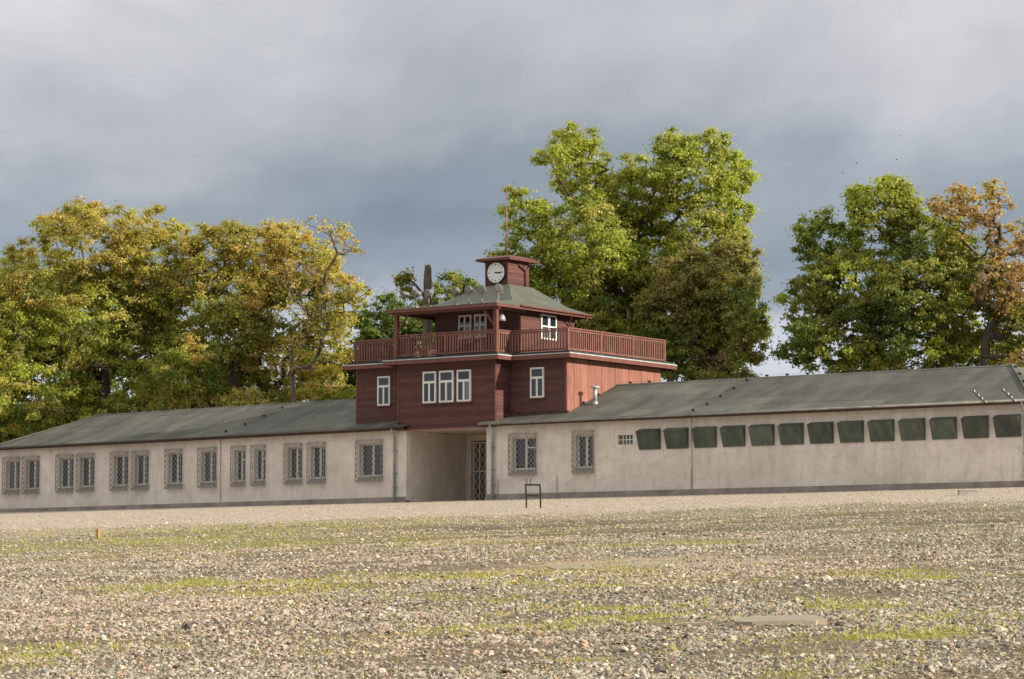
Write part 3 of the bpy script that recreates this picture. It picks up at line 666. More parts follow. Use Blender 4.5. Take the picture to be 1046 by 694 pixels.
obj('gutter', MB().tube([(EX1 + .05, 1.3, 8.18), (EX1 + .05, EY1 + .05, 8.16)], .05, 8), 'redtrim', lr, True)
obj('downpipe', MB().tube([(EX1 + .05, 6.3, 8.12), (EX1 + .05, 6.3, 7.92), (RX1 + .09, 5.95, 7.55), (RX1 + .09, 5.95, 6.05)], .04, 8), 'redtrim', lr, True)
obj('downpipe_branch', MB().tube([(EX1 - .05, 5.3, 8.1), (RX1 + .14, 5.55, 7.8), (RX1 + .09, 5.95, 7.55)], .035, 8), 'redtrim', lr, True)
# clock turret
CX0, CX1, CY0, CY1 = -2.72, -1.55, 3.70, 5.30
tu = obj('clock_turret', MB().box(CX0 + .02, CX1 - .02, CY0 + .02, CY1 - .02, 8.9, 10.50), 'red', gh)
boards_x(tu, CX0 + .02, CX1 - .02, CY0 + .02, 9.2, 10.46, h=.158); boards_y(tu, CX1 - .02, CY0 + .02, CY1 - .02, 9.2, 10.46, h=.158); boards_y(tu, CX0 + .02, CY0 + .02, CY1 - .02, 9.2, 10.46, -1, h=.158)
for x in (CX0 - .03, CX1 - .04): obj('corner_trim', MB().box(x, x + .07, CY0 - .035, CY0 + .018, 9.15, 10.47), 'redtrim', tu)
K = (-3.06, -1.22, 3.38, 5.62)
obj('cap_slab', MB().box(*K, 10.50, 10.585), 'redtrim', tu)
obj('cap_slope', MB().hexa([(K[0] - .02, K[2] - .02, 10.588), (K[1] + .02, K[2] - .02, 10.588), (K[1] + .02, K[3] + .02, 10.588), (K[0] - .02, K[3] + .02, 10.588), (-2.7, 3.9, 10.74), (-1.56, 3.9, 10.74), (-1.56, 5.1, 10.74), (-2.7, 5.1, 10.74)]), 'redtrim', tu)
obj('downpipe', MB().tube([(K[1] - .03, 4.9, 10.5), (K[1] - .06, 4.9, 10.35), (CX1 + .07, 4.95, 10.12), (CX1 + .07, 4.95, 9.35)], .04, 8), 'redtrim', tu, True)
obj('downpipe_branch', MB().tube([(CX1 + .07, 4.45, 10.47), (CX1 + .07, 4.5, 10.3), (CX1 + .07, 4.95, 10.12)], .035, 8), 'redtrim', tu, True)

# clock on the turret
ck = empty('clock', (-2.135, 3.66, 9.98)); tag(ck, 'round white clock face on the turret, hands at quarter past three', 'clock')
obj('rim', MB().tube([(0, -.005, 0), (0, -.05, 0)], .475, 36), 'black', ck)
obj('dial', MB().tube([(0, -.051, 0), (0, -.062, 0)], .445, 36), 'dial', ck)
for i in range(12):
    a = rad(30 * i); L = .06 if i % 3 else .085; w = .022 if i % 3 else .034
    obj('hour_mark', MB().bar((math.sin(a) * (.40 - L), -.064, math.cos(a) * (.40 - L)), (math.sin(a) * .40, -.064, math.cos(a) * .40), w, .006, (0, 1, 0)), 'black', ck)
a = rad(97); obj('hour_hand', MB().bar((-math.sin(a) * .05, -.069, -math.cos(a) * .05), (math.sin(a) * .24, -.069, math.cos(a) * .24), .055, .006, (0, 1, 0)), 'black', ck)
a = rad(89); obj('minute_hand', MB().bar((-math.sin(a) * .06, -.076, -math.cos(a) * .06), (math.sin(a) * .36, -.076, math.cos(a) * .36), .035, .006, (0, 1, 0)), 'black', ck)
# flagpole
fp = empty('flagpole', (-2.13, 4.4, 10.72)); tag(fp, 'thin reddish flagpole rising from the turret roof', 'flagpole')
obj('pole', MB().tube([(0, 0, 0), (0, 0, 3.05)], [.034, .022], 8), 'pole', fp, True); obj('knob', MB().tube([(0, 0, 3.05), (0, 0, 3.08), (0, 0, 3.12)], [.03, .05, .02], 8), 'pole', fp, True)
obj('foot', MB().box(-.12, .12, -.12, .12, -.002, .05), 'pole', fp)
# floodlights along the porch roof edge
LB = ['leftmost', 'second from left', 'third from left', 'middle', 'third from right', 'second from right', 'rightmost']
for i, (x, yaw) in enumerate(((-4.38, -38), (-3.74, -25), (-3.06, -12), (-1.65, -6), (-.92, 8), (-.26, 20), (.60, 34))):
    yy = .0 + .02 * (i % 2); zr = 8.2 + (yy + .36) * .149
    f = empty('floodlight', (x, yy, zr), rad(yaw * -1 if False else yaw)); tag(f, LB[i] + ' of the seven grey floodlights on the porch roof', 'floodlight', 'floodlights on the porch roof')
    z = .60
    hs = obj('housing', MB().tube([(0, .24, z), (0, .20, z), (0, .05, z - .01), (0, -.10, z - .03)], [.06, .10, .155, .18], 16), 'lampgrey', f, True)
    obj('lens', MB().tube([(0, -.101, z - .03), (0, -.115, z - .032)], [.168, .14], 16), 'lampface', hs)
    obj('yoke', MB().bar((-.195, -.0, z), (-.195, 0, z - .22), .025, .025).bar((.195, 0, z), (.195, 0, z - .22), .025, .025).bar((-.21, 0, z - .23), (.21, 0, z - .23), .025, .025), 'iron', f)
    obj('stand', MB().tube([(0, 0, z - .24), (0, 0, .03)], .025, 8).box(-.09, .09, -.09, .09, -.02, .035), 'iron', f)
lp = empty('lamp', (.05, 1.0, 7.55)); tag(lp, 'pale hanging lamp under the porch roof', 'lamp')
obj('shade', MB().tube([(0, 0, 0), (0, 0, .12), (0, 0, .3), (0, 0, .36)], [.19, .17, .08, .04], 14), 'zinc', lp, True); obj('stem', MB().tube([(0, 0, .36), (0, 0, .56)], .015, 6), 'iron', lp)

# iron gate in the passage
gt = empty('iron_gate', (-2.12, 4.5, 0)); tag(gt, 'white wrought iron lattice gate inside the passage', 'gate')
g = MB()
for x in (-1.84, -1.52, -1.2, -.02, .02, 1.84): g.box(x - .022, x + .022, -.02, .02, .05, 2.68)
for z in (.05, 1.35, 2.62): g.box(-1.86, 1.86, -.018, .018, z, z + .05)
obj('frame', g, 'offwhite', gt)
g = MB(); lattice(g, -1.84, 1.84, .1, 2.62, lambda u, v: (u, 0, v), pitch=.21, ang=58, w=.022, d=.016); obj('lattice', g, 'offwhite', gt)

# ------------------------------------------------------------------ things on the square
def gz(x, y): return float(ground_z(np.array([x]), np.array([y]))[0])
sx, sy = 14.98, -17.88
sb = empty('sign_stand', (sx, sy, gz(sx, sy)), math.atan2(RY, RX)); tag(sb, 'empty dark metal lectern frame standing on the gravel before the right wing', 'stand')
for x in (-.24, .24): obj('leg', MB().box(x - .028, x + .028, -.022, .022, -.1, .42), 'black', sb)
obj('frame', MB().bar((-.245, 0, .42), (-.27, .12, .80), .05, .06, (1, 0, 0)).bar((.245, 0, .42), (.215, .12, .80), .05, .06, (1, 0, 0)).bar((-.30, .12, .80), (.245, .12, .80), .05, .06).bar((-.24, 0, .43), (.24, 0, .43), .05, .06), 'black', sb)
px, py = 20.2, -44.6
pg = empty('marker_peg', (px, py, gz(px, py))); tag(pg, 'short orange marker peg standing in the mossy gravel at left', 'peg')
obj('stake', MB().hexa([(-.03, -.03, -.1), (.03, -.03, -.1), (.03, .03, -.1), (-.03, .03, -.1), (-.035, -.035, .24), (.035, -.035, .24), (.035, .035, .24), (-.035, .035, .24)]), 'orange', pg)
obj('head', MB().box(-.05, .03, -.036, .036, .242, .275), 'orange', pg)
bx, by = 28.3, -11.9
cb = MB().hexa([(-.32, -.2, -.1), (.32, -.2, -.1), (.32, .2, -.1), (-.32, .2, -.1), (-.30, -.18, .13), (.30, -.18, .13), (.30, .18, .13), (-.30, .18, .13)])
cbr = empty('concrete_block', (bx, by, gz(bx, by)), math.atan2(RY, RX)); tag(cbr, 'low pale concrete block on the ground before the hooded wing', 'block')
obj('body', cb, 'concrete', cbr); obj('lid', MB().box(-.33, .31, -.21, .2, .132, .16), 'edge', cbr)
def rough_slab(name, label, x, y, lx, ly, h, rz, seed):
    r = random.Random(seed); n = 22; mb = MB(); top = []; bot = []
    for k in range(n):
        a = 2 * math.pi * k / n; c, s = math.cos(a), math.sin(a)
        ex = (abs(c) ** .45) * (1 if c > 0 else -1); ey = (abs(s) ** .45) * (1 if s > 0 else -1); j = r.uniform(.92, 1.05)
        top.append((ex * lx / 2 * j, ey * ly / 2 * j, h + r.uniform(-.006, .006))); bot.append((ex * lx / 2 * j * 1.02, ey * ly / 2 * j * 1.02, -.15))
    mb.v = top + bot; mb.f = [tuple(range(n))] + [(k, n + k, n + (k + 1) % n, (k + 1) % n) for k in range(n)]
    o = obj(name, mb, 'sandslab'); o.location = (x, y, gz(x, y) - .15); o.rotation_euler = (Matrix.Rotation(math.atan(SLOPE), 3, 'X') @ Matrix.Rotation(rz, 3, 'Z')).to_euler()
    tag(o, label, 'slab'); return o
RA = math.atan2(RY, RX)
rough_slab('concrete_slab', 'flat sandy concrete slab sunk in the foreground gravel at right', 58.2, -75.3, .86, 1.0, .028, RA + .02, 3)
rough_slab('concrete_slab', 'long flat tan slab among the stones in mid-ground right of centre', 48.0, -61.3, 3.5, 2.8, .015, RA + .03, 5)

# stones that stand out singly
def stone_mesh(name, r, seed, flat=.6):
    q = random.Random(seed); pts = [Vector((q.gauss(0, 1), q.gauss(0, 1), q.gauss(0, 1))).normalized() * q.uniform(.8, 1.1) for _ in range(14)]
    import bmesh
    bm = bmesh.new()
    for p in pts: bm.verts.new((p.x * r, p.y * r * .8, p.z * r * flat))
    bmesh.ops.convex_hull(bm, input=bm.verts); me = bpy.data.meshes.new(name); bm.to_mesh(me); bm.free(); return me
M['stone_dark'] = paint('dark_stone', (.10, .085, .07), .9, .3, 12.0); M['stone_pale'] = paint('pale_stone', (.52, .47, .40), .9, .15, 12.0); M['stone_rust'] = paint('rusty_stone', (.40, .22, .12), .9, .2, 12.0)
big = [(51.8, -76.5, .075, 'stone_dark', 'dark stone lying on the pale gravel at lower left'),
       (55.3, -74.9, .075, 'stone_pale', 'white stone at the edge of the mossy patch in the foreground'),
       (60.1, -74.6, .08, 'stone_pale', 'pale rounded stone right of the sunken slab'),
       (59.1, -75.7, .06, 'stone_dark', 'dark stone just under the right end of the sunken slab'),
       (62.0, -66.0, .12, 'stone_rust', 'rust coloured stone in the gravel at far right'),
       (58.5, -78.4, .06, 'stone_pale', 'pale flat stone below the sunken slab')]
for i, (x, y, r, mt, lab) in enumerate(big):
    me = stone_mesh('stone', r, 40 + i); me.materials.append(M[mt]); o = bpy.data.objects.new('stone', me); COL.objects.link(o)
    o.location = (x, y, gz(x, y) + r * .35); tag(o, lab, 'stone', 'larger stones on the square')

# ------------------------------------------------------------------ gravel, moss grass, fallen leaves
def sample_wedge(n, d0, d1, margin=1.28):
    d = np.sqrt(RNG.random(n) * (d1 * d1 - d0 * d0) + d0 * d0); u = (RNG.random(n) * 2 - 1) * d * .1743 * margin + RNG.normal(0, .4, n)
    return EYE.x + RX * u + FX * d, EYE.y + RY * u + FY * d, u, d
def gravel():
    P = []; Sc = []; Cc = []
    pal = np.array([(.45, .355, .27), (.48, .41, .325), (.35, .305, .25), (.285, .265, .215), (.61, .53, .41), (.39, .275, .185), (.15, .125, .095), (.39, .35, .255)])
    for d0, d1, dens, s0, s1 in ((17.5, 28, 950, .007, .025), (17.5, 44, 30, .022, .044), (28, 42, 620, .009, .029), (40, 62, 270, .012, .034), (58, 92, 110, .014, .033), (80, 120, 42, .010, .025)):
        area = (d1 * d1 - d0 * d0) * .1743 * 1.28; n = int(area * dens)
        x, y, u, d = sample_wedge(n, d0, d1)
        mo, dk, sa, ro = moss_mask(x, y), blob(x, y, DARK), blob(x, y, SAND), road_mask(x, y)
        cl = fbm(x, y, 1.4, 77)
        keep = RNG.random(n) < (1 - .62 * mo) * (1 - .88 * dk) * (1 - .93 * sa) * (1 - .90 * ro * (d0 < 79)) * (1 if d0 < 79 else .8) * np.clip(-.55 + 2.5 * cl, .10, .95)
        keep &= (y < -1.0)
        x, y, u, d, ro = x[keep], y[keep], u[keep], d[keep], ro[keep]; n = len(x)
        s = s0 + (s1 - s0) * RNG.random(n) ** 2.4
        big = RNG.random(n) < .012; s[big] *= 1.7
        z = ground_z(x, y) + s * .16
        P.append(np.stack([x, y, z], 1)); Sc.append(s)
        zone = fbm(x, y, 7, 91) - .010 * u + .03                         # pinkish and greyer stretches
        wgt = np.ones((n, len(pal))); pink = np.clip((zone - .42) * 5, 0, 1)
        wgt[:, 0] += 2.5 * pink; wgt[:, 5] += 1.2 * pink; wgt[:, 3] += 2.5 * (1 - pink); wgt[:, 2] += 1.5 * (1 - pink); wgt[:, 7] += 1.5 * (1 - pink); wgt[:, 4] *= .75; wgt[:, 6] *= .9
        cs = np.cumsum(wgt, 1); k = (RNG.random(n)[:, None] * cs[:, -1:] > cs).sum(1)
        c = pal[k] * (.68 + .54 * RNG.random((n, 1))); c = c * (1 - ro[:, None]) + ro[:, None] * (c * .85 + np.array([.56, .48, .385]) * .25)
        Cc.append(c)
    P = np.concatenate(P); Sc = np.concatenate(Sc); Cc = np.concatenate(Cc); n = len(P)
    me = bpy.data.meshes.new('gravel'); me.vertices.add(n); me.vertices.foreach_set('co', P.astype('f').ravel())
    at = me.attributes.new('size', 'FLOAT_VECTOR', 'POINT')
    sc3 = np.stack([Sc * RNG.uniform(.8, 1.5, n), Sc * RNG.uniform(.7, 1.1, n), Sc * RNG.uniform(.32, .72, n)], 1); at.data.foreach_set('vector', sc3.astype('f').ravel())
    rt = np.stack([RNG.normal(0, .45, n), RNG.normal(0, .45, n), RNG.uniform(0, 6.283, n)], 1)
    at = me.attributes.new('turn', 'FLOAT_VECTOR', 'POINT'); at.data.foreach_set('vector', rt.astype('f').ravel())
    at = me.attributes.new('pick', 'INT', 'POINT'); at.data.foreach_set('value', RNG.integers(0, 7, n).astype('i'))
    at = me.attributes.new('stone_tone', 'FLOAT_COLOR', 'POINT'); at.data.foreach_set('color', np.concatenate([Cc, np.ones((n, 1))], 1).astype('f').ravel())
    m, t, b = new_mat('gravel_stone')
    a = N(t, 'ShaderNodeAttribute'); a.attribute_type = 'INSTANCER'; a.attribute_name = 'stone_tone'
    g = N(t, 'ShaderNodeNewGeometry'); nz = N(t, 'ShaderNodeTexNoise', Scale=45.0, Detail=3.0); t.links.new(g.outputs['Position'], nz.inputs['Vector'])
    r = ramp(t, [(.3, (.75, .75, .75)), (.7, (1.2, 1.2, 1.2))]); t.links.new(nz.outputs[0], r.inputs[0])
    t.links.new(mix_n(t, 1.0, a.outputs['Color'], r.outputs[0], 'MULTIPLY'), b.inputs['Base Color']); b.inputs['Roughness'].default_value = .9; b.inputs['Specular IOR Level'].default_value = .2
    o = bpy.data.objects.new('gravel', me); COL.objects.link(o)
    tag(o, 'crushed stone gravel strewn over the sloping square', 'gravel', kind='stuff')
    ng = bpy.data.node_groups.new('gravel', 'GeometryNodeTree')
    ng.interface.new_socket('Geometry', in_out='INPUT', socket_type='NodeSocketGeometry'); ng.interface.new_socket('Geometry', in_out='OUTPUT', socket_type='NodeSocketGeometry')
    gi = ng.nodes.new('NodeGroupInput'); go = ng.nodes.new('NodeGroupOutput')
    jn = ng.nodes.new('GeometryNodeJoinGeometry')
    for k in range(7):
        ic = ng.nodes.new('GeometryNodeMeshIcoSphere'); ic.inputs['Radius'].default_value = 1.0; ic.inputs['Subdivisions'].default_value = 1
        sp = ng.nodes.new('GeometryNodeSetPosition')
        rv = ng.nodes.new('FunctionNodeRandomValue'); rv.data_type = 'FLOAT_VECTOR'
        rv.inputs[0].default_value = (-.34,) * 3; rv.inputs[1].default_value = (.34,) * 3; rv.inputs['Seed'].default_value = k + 3
        ng.links.new(ic.outputs['Mesh'], sp.inputs['Geometry']); ng.links.new(rv.outputs[0], sp.inputs['Offset'])
        ss = ng.nodes.new('GeometryNodeSetShadeSmooth'); ss.inputs['Shade Smooth'].default_value = False
        ng.links.new(sp.outputs[0], ss.inputs[0])
        sm = ng.nodes.new('GeometryNodeSetMaterial'); sm.inputs['Material'].default_value = m; ng.links.new(ss.outputs[0], sm.inputs[0])
        gi2 = ng.nodes.new('GeometryNodeGeometryToInstance'); ng.links.new(sm.outputs[0], gi2.inputs[0]); ng.links.new(gi2.outputs[0], jn.inputs[0])
    ip = ng.nodes.new('GeometryNodeInstanceOnPoints'); ng.links.new(gi.outputs[0], ip.inputs['Points']); ng.links.new(jn.outputs[0], ip.inputs['Instance'])
    ip.inputs['Pick Instance'].default_value = True
    def na(nm, ty):
        q = ng.nodes.new('GeometryNodeInputNamedAttribute'); q.data_type = ty; q.inputs['Name'].default_value = nm; return q.outputs['Attribute']
    ng.links.new(na('pick', 'INT'), ip.inputs['Instance Index'])
    er = ng.nodes.new('FunctionNodeEulerToRotation'); ng.links.new(na('turn', 'FLOAT_VECTOR'), er.inputs[0]); ng.links.new(er.outputs[0], ip.inputs['Rotation'])
    ng.links.new(na('size', 'FLOAT_VECTOR'), ip.inputs['Scale']); ng.links.new(ip.outputs[0], go.inputs[0])
    md = o.modifiers.new('gravel', 'NODES'); md.node_group = ng
    print('gravel stones', n)
gravel()

def tri_cloud(name, P, A, B, Cc, mat, label, cat):
    """many little blades or leaves: P base, A and B corner offsets; one mesh"""
    n = len(P); V = np.stack([P - A, P + A, P + B], 1).reshape(-1, 3)
    me = bpy.data.meshes.new(name); me.vertices.add(3 * n); me.vertices.foreach_set('co', V.astype('f').ravel())
    me.loops.add(3 * n); me.loops.foreach_set('vertex_index', np.arange(3 * n, dtype='i')); me.polygons.add(n)
    me.polygons.foreach_set('loop_start', np.arange(0, 3 * n, 3, dtype='i')); me.polygons.foreach_set('loop_total', np.full(n, 3, 'i')); me.update()
    ca = me.color_attributes.new('tone', 'FLOAT_COLOR', 'POINT'); ca.data.foreach_set('color', np.repeat(np.concatenate([Cc, np.ones((n, 1))], 1), 3, 0).astype('f').ravel())
    me.materials.append(mat); o = bpy.data.objects.new(name, me); COL.objects.link(o); tag(o, label, cat, kind='stuff'); return o
def leaf_mat(name, trans=.48, tf=1.55):
    m, t, b = new_mat(name); t.nodes.remove(b)
    a = N(t, 'ShaderNodeAttribute'); a.attribute_name = 'tone'
    d = N(t, 'ShaderNodeBsdfDiffuse'); tr = N(t, 'ShaderNodeBsdfTranslucent'); mx = N(t, 'ShaderNodeMixShader', Fac=trans)
    t.links.new(a.outputs['Color'], d.inputs['Color'])
    t.links.new(mix_n(t, 1.0, a.outputs['Color'], (tf, tf * 1.05, tf * .6), 'MULTIPLY'), tr.inputs['Color'])
    t.links.new(d.outputs[0], mx.inputs[1]); t.links.new(tr.outputs[0], mx.inputs[2])
    gl = N(t, 'ShaderNodeBsdfGlossy', Roughness=.45); gl.inputs['Color'].default_value = (.5, .5, .5, 1); m2 = N(t, 'ShaderNodeMixShader', Fac=.04)
    t.links.new(mx.outputs[0], m2.inputs[1]); t.links.new(gl.outputs[0], m2.inputs[2]); t.links.new(m2.outputs[0], t.nodes['Material Output'].inputs['Surface'])
    return m
LEAF = leaf_mat('leaf'); BLADE = leaf_mat('grass_blade', .3)
def moss_grass():
    xs, ys, ds = [], [], []
    for d0, d1, dens in ((17.5, 45, 800), (45, 90, 110)):
        area = (d1 * d1 - d0 * d0) * .1743 * 1.28; n = int(area * dens); x, y, u, d = sample_wedge(n, d0, d1); mo = moss_mask(x, y) * np.clip(fbm(x, y, .5, 61) * 2.2 - .5, 0, 1)
        k = RNG.random(n) < mo * .55 + .006; xs.append(x[k]); ys.append(y[k]); ds.append(d[k])
    x, y, d = map(np.concatenate, (xs, ys, ds)); n = len(x)
    P = np.stack([x, y, ground_z(x, y) + .005], 1); an = RNG.uniform(0, 6.283, n); w = (.006 + .00022 * d)[:, None]
    A = np.stack([np.cos(an), np.sin(an), np.zeros(n)], 1) * w; h = RNG.uniform(.012, .04, n) * (1 + d * .004)
    h = np.where((RNG.random(n) < .10) & (d < 36), h * 2.2, h); B = np.stack([RNG.normal(0, .025, n), RNG.normal(0, .025, n), h], 1)
    q = RNG.random((n, 1)); c = np.array([.31, .325, .075]) * (1 - q) + np.array([.45, .38, .14]) * q
    tri_cloud('moss_grass', P, A, B, c, BLADE, 'low yellow-green moss and grass in patches on the gravel', 'grass'); print('blades', n)
moss_grass()
def fallen():
    n = 260; x, y, u, d = sample_wedge(n, 18, 70, 1.2); P = np.stack([x, y, ground_z(x, y) + .03], 1); an = RNG.uniform(0, 6.283, n)
    A = np.stack([np.cos(an), np.sin(an), RNG.normal(0, .3, n)], 1) * .024; B = np.stack([-np.sin(an), np.cos(an), RNG.uniform(.0, .6, n)], 1) * .045
    q = RNG.random((n, 1)); c = np.array([.45, .22, .06]) * (1 - q) + np.array([.42, .32, .10]) * q
    tri_cloud('fallen_leaves', P, A, B, c, LEAF, 'scattered orange fallen leaves on the gravel', 'leaves')
fallen()

# ------------------------------------------------------------------ trees
M['bark'] = paint('oak_bark', (.075, .060, .046), .95, .3, 6.0, bump=.6, bscale=14, stretch=(1, 1, .3))
M['bark_mossy'] = paint('mossy_bark', (.115, .092, .064), .95, .35, 3.0, bump=.9, bscale=9, stretch=(1, 1, .35), dirt=((.11, .115, .045), 2.0, .8))
M['bark_pale'] = paint('pale_dead_bark', (.165, .132, .10), .95, .3, 6.0, bump=.5, bscale=14, stretch=(1, 1, .3))
def grow(base, tips, trunk_top, rtip=.017, seed=0, wob=.25):
    """joins every twig tip to the nearest limb below it, then thickens limbs by the pipe rule; returns a mesh builder"""
    r = np.random.default_rng(seed)
    nodes = [np.array([0., 0., -.3])]; par = [-1]; H = trunk_top
    for k in range(1, 9):
        nodes.append(np.array([math.sin(k * .9 + seed) * .12 * k / 4, math.cos(k * 1.3 + seed) * .12 * k / 4, H * k / 8])); par.append(len(nodes) - 2)
    heart = np.array([0, 0, H * .8])
    for tp in sorted(tips, key=lambda q: np.linalg.norm(q - heart)):
        nd = np.array(nodes); dv = tp - nd; dist = np.linalg.norm(dv, axis=1)
        cost = dist + np.where(nd[:, 2] > tp[2] + .3, 2.5, 0) + np.where(np.linalg.norm(nd - heart, axis=1) > np.linalg.norm(tp - heart), 3.0, 0) + np.where(nd[:, 2] < H * .42, 3.0, 0)
        j = int(np.argmin(cost)); a = nodes[j]; L = np.linalg.norm(tp - a); m = max(1, int(L / .9)); prev = j
        for i in range(1, m + 1):
            f = i / m; p = a + (tp - a) * f + np.array([0, 0, 1.0]) * L * .10 * math.sin(math.pi * f)
            if i < m: p = p + r.normal(0, wob * .35, 3)
            nodes.append(p); par.append(prev); prev = len(nodes) - 1
    n = len(nodes); e = 2.3; acc = np.zeros(n); kids = np.zeros(n, int)
    for i in range(n - 1, 0, -1):
        if kids[i] == 0: acc[i] = rtip ** e
        acc[par[i]] += acc[i]; kids[par[i]] += 1
    R_ = acc ** (1 / e); R_[0] = R_[1] * 1.35
    mb = MB()
    for i in range(1, n):
        a, b = nodes[par[i]], nodes[i]
        if np.linalg.norm(b - a) < 1e-4: continue
        ns = 8 if R_[i] > .1 else (5 if R_[i] > .035 else 3)
        ra = min(R_[par[i]], R_[i] * 1.35)
        mb.tube([Vector(a), Vector(b)], [ra, R_[i]], ns, cap=False)
    return mb
def leaves_mesh(P, Nn, size, colr, r):
    """one small kite of a leaf for each point"""
    n = len(P); t = r.normal(size=(n, 3)); t -= Nn * (t * Nn).sum(1, keepdims=True); t /= np.linalg.norm(t, axis=1, keepdims=True) + 1e-9
    b = np.cross(Nn, t); s = size[:, None]
    V = np.stack([P - t * s, P + t * s * .55 + b * s * .95, P + t * s * .75 - b * s * .85], 1).reshape(-1, 3)
    me = bpy.data.meshes.new('crown'); me.vertices.add(3 * n); me.vertices.foreach_set('co', V.astype('f').ravel())
    me.loops.add(3 * n); me.loops.foreach_set('vertex_index', np.arange(3 * n, dtype='i')); me.polygons.add(n)
    me.polygons.foreach_set('loop_start', np.arange(0, 3 * n, 3, dtype='i')); me.polygons.foreach_set('loop_total', np.full(n, 3, 'i')); me.update()
    ca = me.color_attributes.new('tone', 'FLOAT_COLOR', 'POINT'); ca.data.foreach_set('color', np.repeat(np.concatenate([colr, np.ones((n, 1))], 1), 3, 0).astype('f').ravel())
    me.materials.append(LEAF); return me
PAL = {'green': (.10, .130, .028), 'lime': (.215, .235, .042), 'yellow': (.275, .25, .068), 'gold': (.315, .235, .078), 'orange': (.285, .195, .09), 'olive': (.165, .165, .038), 'brown': (.215, .155, .075), 'dark': (.050, .078, .020)}
PAL = {k: np.array(v) * 1.75 for k, v in PAL.items()}
def tree(name, label, base, lobes, cols, ntip, nleaf, seed, trunk=.55, shell=.42, leaf=.070, clump=.5, depth=1.15, high=None, bark='bark', rtip=.019, group='trees behind the building', wob=.25):
    """lobes (right, height, half-width, half-height) in metres from the base; cols weighted palette names; high adds a colour towards the top of the crown"""
    ntip = int(ntip * 4.6); nleaf = int(nleaf * 3.6); clump *= .78
    r = np.random.default_rng(seed); root = empty(name, (base[0], base[1], 0)); tag(root, label, 'tree', group)
    sat = []
    for (u, z, a, b) in lobes:                                    # smaller boughs that break the outline
        for _ in range(3):
            an = r.uniform(-.5, math.pi + .5); q = r.uniform(.30, .48); e = r.uniform(.72, .98)
            sat.append((u + a * e * math.cos(an), z + b * e * math.sin(an), a * q, b * q))
    lobes = [(u, z, a * .92, b * .92) for u, z, a, b in lobes] + sat
    vol = np.array([l[2] * l[2] * l[3] for l in lobes]) ** .75; vol /= vol.sum(); tips = []; ti = []
    zmax = max(l[1] + l[3] for l in lobes); zmin = min(l[1] - l[3] for l in lobes); doff = r.normal(0, 1.0, len(lobes))
    for k, (u, z, a, b) in enumerate(lobes):
        m = max(4, int(ntip * vol[k])); v = r.normal(size=(m, 3)); v /= np.linalg.norm(v, axis=1, keepdims=True); rr = (shell + (1.08 - shell) * r.random(m) ** .6)[:, None]
        q = v * rr; dd = (a + b) / 2 * depth
        pu = u + q[:, 0] * a; pd = doff[k] + q[:, 1] * dd; pz = z + q[:, 2] * b
        tips += [np.array([RX * x_ + FX * y_, RY * x_ + FY * y_, z_]) for x_, y_, z_ in zip(pu, pd, pz)]
    tips = np.array(tips)
    mb = grow(base, list(tips), trunk * zmax, rtip, seed, wob)
    obj('trunk', mb, bark, root, True)
    if nleaf == 0: return root
    nt_ = len(tips); w = r.gamma(3.0, 1.0, nt_); w /= w.sum(); k = r.choice(nt_, nleaf, p=w)
    cs = clump * r.uniform(.65, 1.25, nt_)
    g = r.normal(size=(nleaf, 3)); g /= np.linalg.norm(g, axis=1, keepdims=True); g *= np.minimum(np.abs(r.normal(0, .62, nleaf)), 1.35)[:, None] * np.where(r.random(nleaf) < .12, 1.4, 1.0)[:, None]
    off = g * cs[k][:, None] * np.array([1.2, 1.2, .7]); P = tips[k] + off
    ctr = np.array([0, 0, (zmax + zmin) / 2]); out = (tips - ctr); out /= np.linalg.norm(out, axis=1, keepdims=True)
    Nn = g * .75 + out[k] * .35 + np.array([0, 0, .45]) + r.normal(0, .55, (nleaf, 3)); Nn /= np.linalg.norm(Nn, axis=1, keepdims=True)
    names = list(cols); wt = np.array([cols[c] for c in names], float); wt /= wt.sum()
    # colour by branch: neighbouring sprays turn together
    fld = np.array([mnoise.noise(Vector(t) * .45 + Vector((seed * 3.1, 0, 0))) for t in tips]); fld = (np.argsort(np.argsort(fld)) + .5) / nt_
    fld = np.clip(fld * .75 + r.random(nt_) * .25, 0, .999)
    cum = np.cumsum(wt); ci = np.searchsorted(cum, fld); ci = np.minimum(ci, len(names) - 1); tc_ = np.array([PAL[names[c]] for c in ci])
    if high:
        f = np.clip((tips[:, 2] - (zmin + (zmax - zmin) * high[1])) / ((zmax - zmin) * .3), 0, 1) * high[2] * r.uniform(.4, 1.2, nt_); f = np.clip(f, 0, 1)[:, None]
        tc_ = tc_ * (1 - f) + PAL[high[0]] * f
    c = tc_[k] * r.uniform(.72, 1.32, (nleaf, 1)) * np.stack([r.uniform(.88, 1.14, nleaf), np.ones(nleaf), r.uniform(.7, 1.4, nleaf)], 1)
    me = leaves_mesh(P, Nn, leaf * r.uniform(.7, 1.25, nleaf), c, r)
    o = bpy.data.objects.new('crown', me); COL.objects.link(o); o.parent = root; o['kind'] = 'stuff'
    return root
T1 = [(-.3, 14.7, 2.8, 2.1), (-3.4, 12.6, 2.5, 2.3), (2.8, 13.8, 2.6, 2.3), (-6.1, 10.8, 2.3, 2.8), (-.8, 10.3, 3.7, 2.8), (4.1, 10.3, 2.6, 2.6), (-3.9, 7.2, 3.1, 2.8), (.8, 7, 3.4, 2.3), (4.7, 7.5, 2.5, 2.1), (-7, 7, 2.1, 2.6), (0, 4.5, 3, 1.5), (-4, 4.2, 3, 1.5), (4.0, 5.0, 2.6, 1.4), (-4.4, 9.8, 2.5, 2.2), (1.8, 11.6, 2.2, 2.0), (-6.5, 4.5, 2.4, 1.5)]
